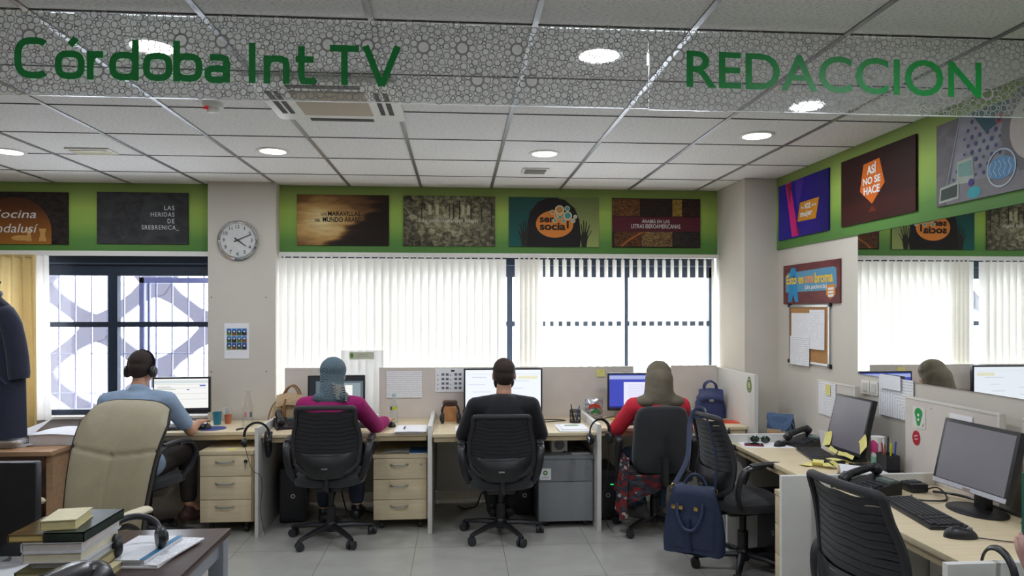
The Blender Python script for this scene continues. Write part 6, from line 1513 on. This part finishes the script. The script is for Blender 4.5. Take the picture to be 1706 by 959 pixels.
# --- man with headphones, light blue shirt
m_blue = M('light blue shirt', '#8b9fb6', .9, var=.06, scale=12, bump=.1, bscale=40); m_dtr = M('dark brown trousers', '#2f2823', .9, var=.1); m_loaf = M('brown suede', '#3f2620', .7)
J = joints(head=(0, .03, 1.225), neck=(0, -.025, 1.085), chest=(0, -.06, .90), waist=(0, -.09, .69), shL=(-.20, -.05, 1.00), shR=(.20, -.05, 1.00), elR=(.305, .10, .765), wrR=(.285, .325, .79), elL=(-.27, .10, .76), wrL=(-.13, .33, .775),
           knR=(.20, .36, .575), anR=(.24, .26, .21), toR=(.32, .33, .105), build=1.06)
man1 = person('man in light blue shirt with headphones seated at the left window', (-2.225, 5.18, 0), R(2), J, SK,
       [('shirt', garment_top(m_blue, .36, .013, True)), ('hair', hair_short(M('dark brown hair', '#2b1e18', .8, var=.3, scale=120, bump=.4))), ('trousers', trousers(m_dtr)), ('shoe', shoe(m_loaf, 'L')), ('shoe', shoe(m_loaf, 'R'))],
       yaw=R(-6), pitch=R(-14), hands={'R': ((.0, 1, .0), (0, -.2, 1), (-1, 0, 0), 1.05, .35), 'L': ((.2, 1, -.02), (0, 0, 1), (1, 0, 0), 1., .3)})
hp = TR(-2.225, 5.18, 0, R(2)) @ Matrix.Translation((0, .02, 1.235)) @ Euler((R(-14), 0, R(-6))).to_matrix().to_4x4()
headphones('black headphones worn by the man in light blue shirt', hp @ Matrix.Translation((0, -.01, .012)), .092, .04, group='headphones')
# --- woman in magenta with patterned head scarf
m_mag = M('magenta knit', '#94125f', .9, var=.1, scale=30, bump=.15, bscale=80); m_jean = M('dark jeans', '#2b3040', .9, var=.1)
def scarf_mat(name, c1, c2, sc=70):
    m, nt, out = base_mat(name); b = N(nt, 'BsdfPrincipled'); b.inputs['Roughness'].default_value = .9
    tc = N(nt, 'TexCoord'); w_ = N(nt, 'TexWave', bands_direction='DIAGONAL'); w_.inputs['Scale'].default_value = sc; w_.inputs['Distortion'].default_value = 3.5; w_.inputs['Detail'].default_value = 2
    nt.links.new(tc.outputs['Object'], w_.inputs[0]); rp = ramp(nt, [(.35, hexc(c1)), (.65, hexc(c2))]); nt.links.new(w_.outputs['Fac'], rp.inputs[0]); nt.links.new(rp.outputs[0], b.inputs['Base Color']); nt.links.new(b.outputs[0], out.inputs[0]); return m
def hijab(mat, drape, tail=None, vox=.008):
    def f(J, T):
        g = MB(mat); n = V(J['neck'])
        def E(p, r, rot=None): g.sph((0, 0, 0), r, 22, 16, T=T @ Matrix.Translation(p))
        E((0, -.018, .04), (.094, .108, .096)); E((0, -.03, -.02), (.088, .092, .095)); E((0, -.005, -.085), (.082, .085, .06))
        E((0, .03, -.10), (.07, .06, .045))
        g.cap(n+V((0, -.01, .05)), n+V((0, -.02, -.01)), .085, .095, 20)
        for c, r in drape: ellip(g, n+V(c), r)
        return blob(g, vox, 9)
    return f
m_scarf = scarf_mat('blue white patterned scarf', '#1d2c3a', '#768b94', 44)
J = joints(head=(.0, .04, 1.165), neck=(0, -.01, 1.035), shL=(-.185, -.05, .955), shR=(.185, -.05, .955), elR=(.285, .18, .775), wrR=(.34, .36, .785), elL=(-.25, .14, .73), wrL=(-.16, .36, .775), anR=(.13, .30, .17), toR=(.15, .42, .09), build=1.0)
w2 = person('woman in magenta top and patterned blue headscarf seated with her back turned', (-.895, 5.17, 0), R(0), J, SK2,
       [('top', garment_top(m_mag, .93, .014)), ('headscarf', hijab(m_scarf, [((0, -.06, -.03), (.10, .06, .05)), ((.06, -.07, -.01), (.07, .05, .05)), ((-.05, -.06, -.02), (.08, .05, .05))])), ('trousers', trousers(m_jean)), ('shoe', shoe(m_black, 'L')), ('shoe', shoe(m_black, 'R'))],
       yaw=R(-4), pitch=R(-8), hands={'R': ((.15, 1, .0), (0, -.2, 1), (-1, 0, 0), .95, .35), 'L': ((.2, 1, -.02), (0, 0, 1), (1, 0, 0), .95, .3)})
g = MB(scarf_mat('lace edged scarf end', '#20262c', '#c9cac5', 45)); g.sheet(lambda u, v: (.02+.085*u+.02*v, -.105-.012*math.sin(u*7)-.008*v, 1.13-.11*v-.03*u), 10, 10, .006); part('scarf_end', g, w2)
# --- man in black
m_blk = M('black sweater', '#17171d', .95, var=.15, scale=30, bump=.15, bscale=70, sheen=.15); m_gtr = M('charcoal trousers', '#26262a', .9, var=.1)
J = joints(head=(.01, .03, 1.165), neck=(.005, -.02, 1.03), shL=(-.20, -.05, .945), shR=(.20, -.05, .945), elL=(-.285, .05, .73), elR=(.28, .05, .73), wrL=(-.19, .27, .775), wrR=(.19, .27, .775), knL=(-.10, .36, .50), knR=(.10, .36, .50), anL=(-.06, .20, .16), anR=(.06, .20, .16), toL=(-.07, .31, .12), toR=(.07, .31, .12), pelvis=(0, -.06, .545), hipL=(-.09, -.02, .52), hipR=(.09, -.02, .52), build=1.05)
person('man with short dark hair and black sweater seated before the wide monitor', (.325, 5.14, 0), R(0), J, SK,
       [('sweater', garment_top(m_blk, .95, .014)), ('hair', hair_short(M('short dark hair', '#2e211b', .8, var=.3, scale=150, bump=.4))), ('beard', beard(MATS['short dark hair'])), ('trousers', trousers(m_gtr)), ('shoe', shoe(m_black, 'L')), ('shoe', shoe(m_black, 'R'))],
       pitch=R(-4), hands={'R': ((-.15, 1, -.03), (0, 0, 1), (-1, 0, 0), 1.05, .3), 'L': ((.15, 1, -.03), (0, 0, 1), (1, 0, 0), 1.05, .3)})
# --- woman in red
m_red = M('red knit', '#c8283a', .9, var=.08, scale=30, bump=.12, bscale=80); m_bj = M('blue jeans', '#33495f', .9, var=.12, scale=60); m_sneak = M('grey sneaker', '#4b4a4c', .7)
m_oliv = M('olive grey scarf', '#6b6353', .9, var=.12, scale=9, bump=.3, bscale=25)
J = joints(head=(.03, .05, 1.125), neck=(.01, .0, 1.0), chest=(0, -.03, .83), shL=(-.18, -.03, .925), shR=(.18, -.03, .925), elL=(-.285, .10, .735), elR=(.26, .12, .74), wrL=(-.17, .33, .775), wrR=(.18, .33, .775), knL=(-.13, .30, .50), anL=(-.12, .0, .16), toL=(-.20, .08, .125), knR=(.12, .33, .52), anR=(.04, .10, .13), toR=(.06, .20, .09), pelvis=(0, -.05, .56), hipL=(-.09, -.02, .54), hipR=(.09, -.02, .54))
w4 = person('woman in red top and olive headscarf seated with her back turned', (1.47, 5.18, 0), R(0), J, SK2,
       [('top', garment_top(m_red, .95, .014)), ('headscarf', hijab(m_oliv, [((.01, .0, .12), (.104, .115, .10)), ((.005, -.015, .07), (.106, .105, .12)), ((0, -.03, .02), (.112, .095, .12)), ((0, -.05, -.02), (.135, .075, .09)), ((.10, -.05, -.035), (.09, .07, .05)), ((-.10, -.05, -.035), (.09, .07, .05)), ((.01, -.105, -.12), (.085, .04, .07))])), ('jeans', trousers(m_bj)), ('shoe', shoe(m_sneak, 'L')), ('shoe', shoe(m_sneak, 'R'))],
       yaw=R(-8), pitch=R(-8), hands={'R': ((-.1, 1, -.03), (0, 0, 1), (-1, 0, 0), .95, .3), 'L': ((.1, 1, -.03), (0, 0, 1), (1, 0, 0), .95, .3)})
m_tun, nt, out = base_mat('patterned tunic cloth'); b = N(nt, 'BsdfPrincipled'); b.inputs['Roughness'].default_value = .9
tc = N(nt, 'TexCoord'); mp = N(nt, 'Mapping'); mp.inputs['Scale'].default_value = (14, 14, 30); nz = N(nt, 'TexVoronoi'); nz.inputs['Scale'].default_value = 1.6
nt.links.new(tc.outputs['Object'], mp.inputs[0]); nt.links.new(mp.outputs[0], nz.inputs['Vector']); sepc = N(nt, 'SeparateColor'); nt.links.new(nz.outputs['Color'], sepc.inputs[0])
rp = ramp(nt, [(.0, hexc('#2b2c36')), (.3, hexc('#7a2326')), (.5, hexc('#3c3d45')), (.65, hexc('#a9a39a')), (.75, hexc('#5f1f24')), (.9, hexc('#3f4650'))], 'CONSTANT'); nt.links.new(sepc.outputs[0], rp.inputs[0]); nt.links.new(rp.outputs[0], b.inputs['Base Color']); nt.links.new(b.outputs[0], out.inputs[0])
g = MB(m_tun); g.sheet(lambda u, v: (-.265-.025*v+.018*math.sin(u*16)*(.3+v)+.10*(u-.35)*v*0, -.23+.34*u, .585-(.33+.10*math.sin(PI*(u+.1)))*v-.06*(1-u)*v), 26, 12, .004)
g.sheet(lambda u, v: (-.265+.24*u, -.235+.012*math.sin(u*14)*v+.02*v, .47-(.21-.10*u)*v), 20, 8, .004)
part('tunic', g, w4, 'patterned red and grey tunic hanging over the seat')
# --- reader at the right edge: only hand and cuff come into view
m_grn = M('green sleeve', '#1f5a50', .9, var=.1, scale=30)
J = joints(elL=(-.22, .10, .76), wrL=(-.225, .205, .872), elR=(.26, .08, .74), wrR=(.06, .26, .90), shL=(-.185, -.04, .965))
rd = person('reader in green sleeves at the right edge holding up a green book', (1.82, 1.60, 0), R(8), J, M('skin rosy', '#a87f76', .55), [('top', garment_top(m_grn, .93, .014)), ('hair', hair_short(MATS['dark brown hair'])), ('trousers', trousers(m_jean)), ('shoe', shoe(m_black, 'L')), ('shoe', shoe(m_black, 'R'))],
       hands={'L': ((-.05, .55, .85), (-.9, -.3, .2), (.2, .8, -.4), 1., .55), 'R': ((-.1, .5, .8), (.9, -.3, .2), (-.2, .8, -.3), 1., .5)})
t = thing('stool', 'stool under the reader at the right edge', 'stool', (1.82, 1.57, 0)); part('seat', MB(m_blackf).lathe([(.001, .36), (.17, .36), (.19, .39), (.18, .43), (.001, .435)], n=32), t)
for k in range(4): a = k*PI/2+.7; part('leg', MB(m_steel).cyl((.14*math.cos(a), .14*math.sin(a), .36), (.2*math.cos(a), .2*math.sin(a), 0), .012, n=10), t)
t = thing('book', 'green book with white lettering held up at the right edge', 'book', (1.695, 1.895, .94), R(-6))
part('cover', MB(M('green book cover', '#11604e', .4)).box(-.09, .09, -.008, -.005, -.02, .23).box(-.09, .09, .005, .008, -.02, .23).box(-.092, -.089, -.008, .008, -.02, .23), t); part('pages', MB(m_paper).box(-.086, .086, -.005, .005, -.016, .226), t)
g = MB(w_txt)
for k, (z, h, wd) in enumerate(((.20, .004, .15), (.13, .012, .12), (.11, .012, .10), (.075, .004, .14), (.06, .02, .11), (.03, .004, .15))):
    for q in range(9):
        if (q*3+k) % 4: x0 = -.078+q*.0175; 
        else: continue
        if x0 < -.078+wd: g.box(x0, x0+.012, -.0092, -.008, z, z+h)
part('lettering', g, t)
# ------------------------------------------------------------------ light, sky, camera
wd = bpy.data.worlds.new('daylight'); bpy.context.scene.world = wd; wd.use_nodes = True
nt = wd.node_tree; nt.nodes.clear()
o = nt.nodes.new('ShaderNodeOutputWorld'); bg = nt.nodes.new('ShaderNodeBackground')
bg.inputs['Color'].default_value = (.90, .97, 1.08, 1); bg.inputs['Strength'].default_value = SKY
nt.links.new(bg.outputs[0], o.inputs[0])
for x, w_ in ((-3.02, 1.9), (.4, 3.8)):
    l = bpy.data.lights.new('window_portal', 'AREA'); l.shape = 'RECTANGLE'; l.size = w_; l.size_y = 1.4; l.cycles.is_portal = True
    o = bpy.data.objects.new('window_portal', l); COL.objects.link(o); o.location = (x, 6.38, 1.42); o.rotation_euler = (R(-90), 0, 0)
cam = bpy.data.cameras.new('camera'); co = bpy.data.objects.new('camera', cam); COL.objects.link(co)
co.location = (0, 0, 1.63); co.rotation_euler = (R(90), 0, -R(4.35))
cam.sensor_width = 36.; cam.lens = 1184/1706*36; cam.shift_y = 38.5/1706; cam.clip_start = .05; cam.clip_end = 200
sc = bpy.context.scene; sc.camera = co
sc.view_settings.view_transform = 'Standard'; sc.view_settings.look = 'None'; sc.view_settings.exposure = EXPO; sc.view_settings.gamma = 1.
sc.cycles.max_bounces = 10; sc.cycles.diffuse_bounces = 5; sc.cycles.transparent_max_bounces = 16; sc.cycles.caustics_reflective = False; sc.cycles.caustics_refractive = False
sc.cycles.use_denoising = True; sc.cycles.sample_clamp_indirect = 6.
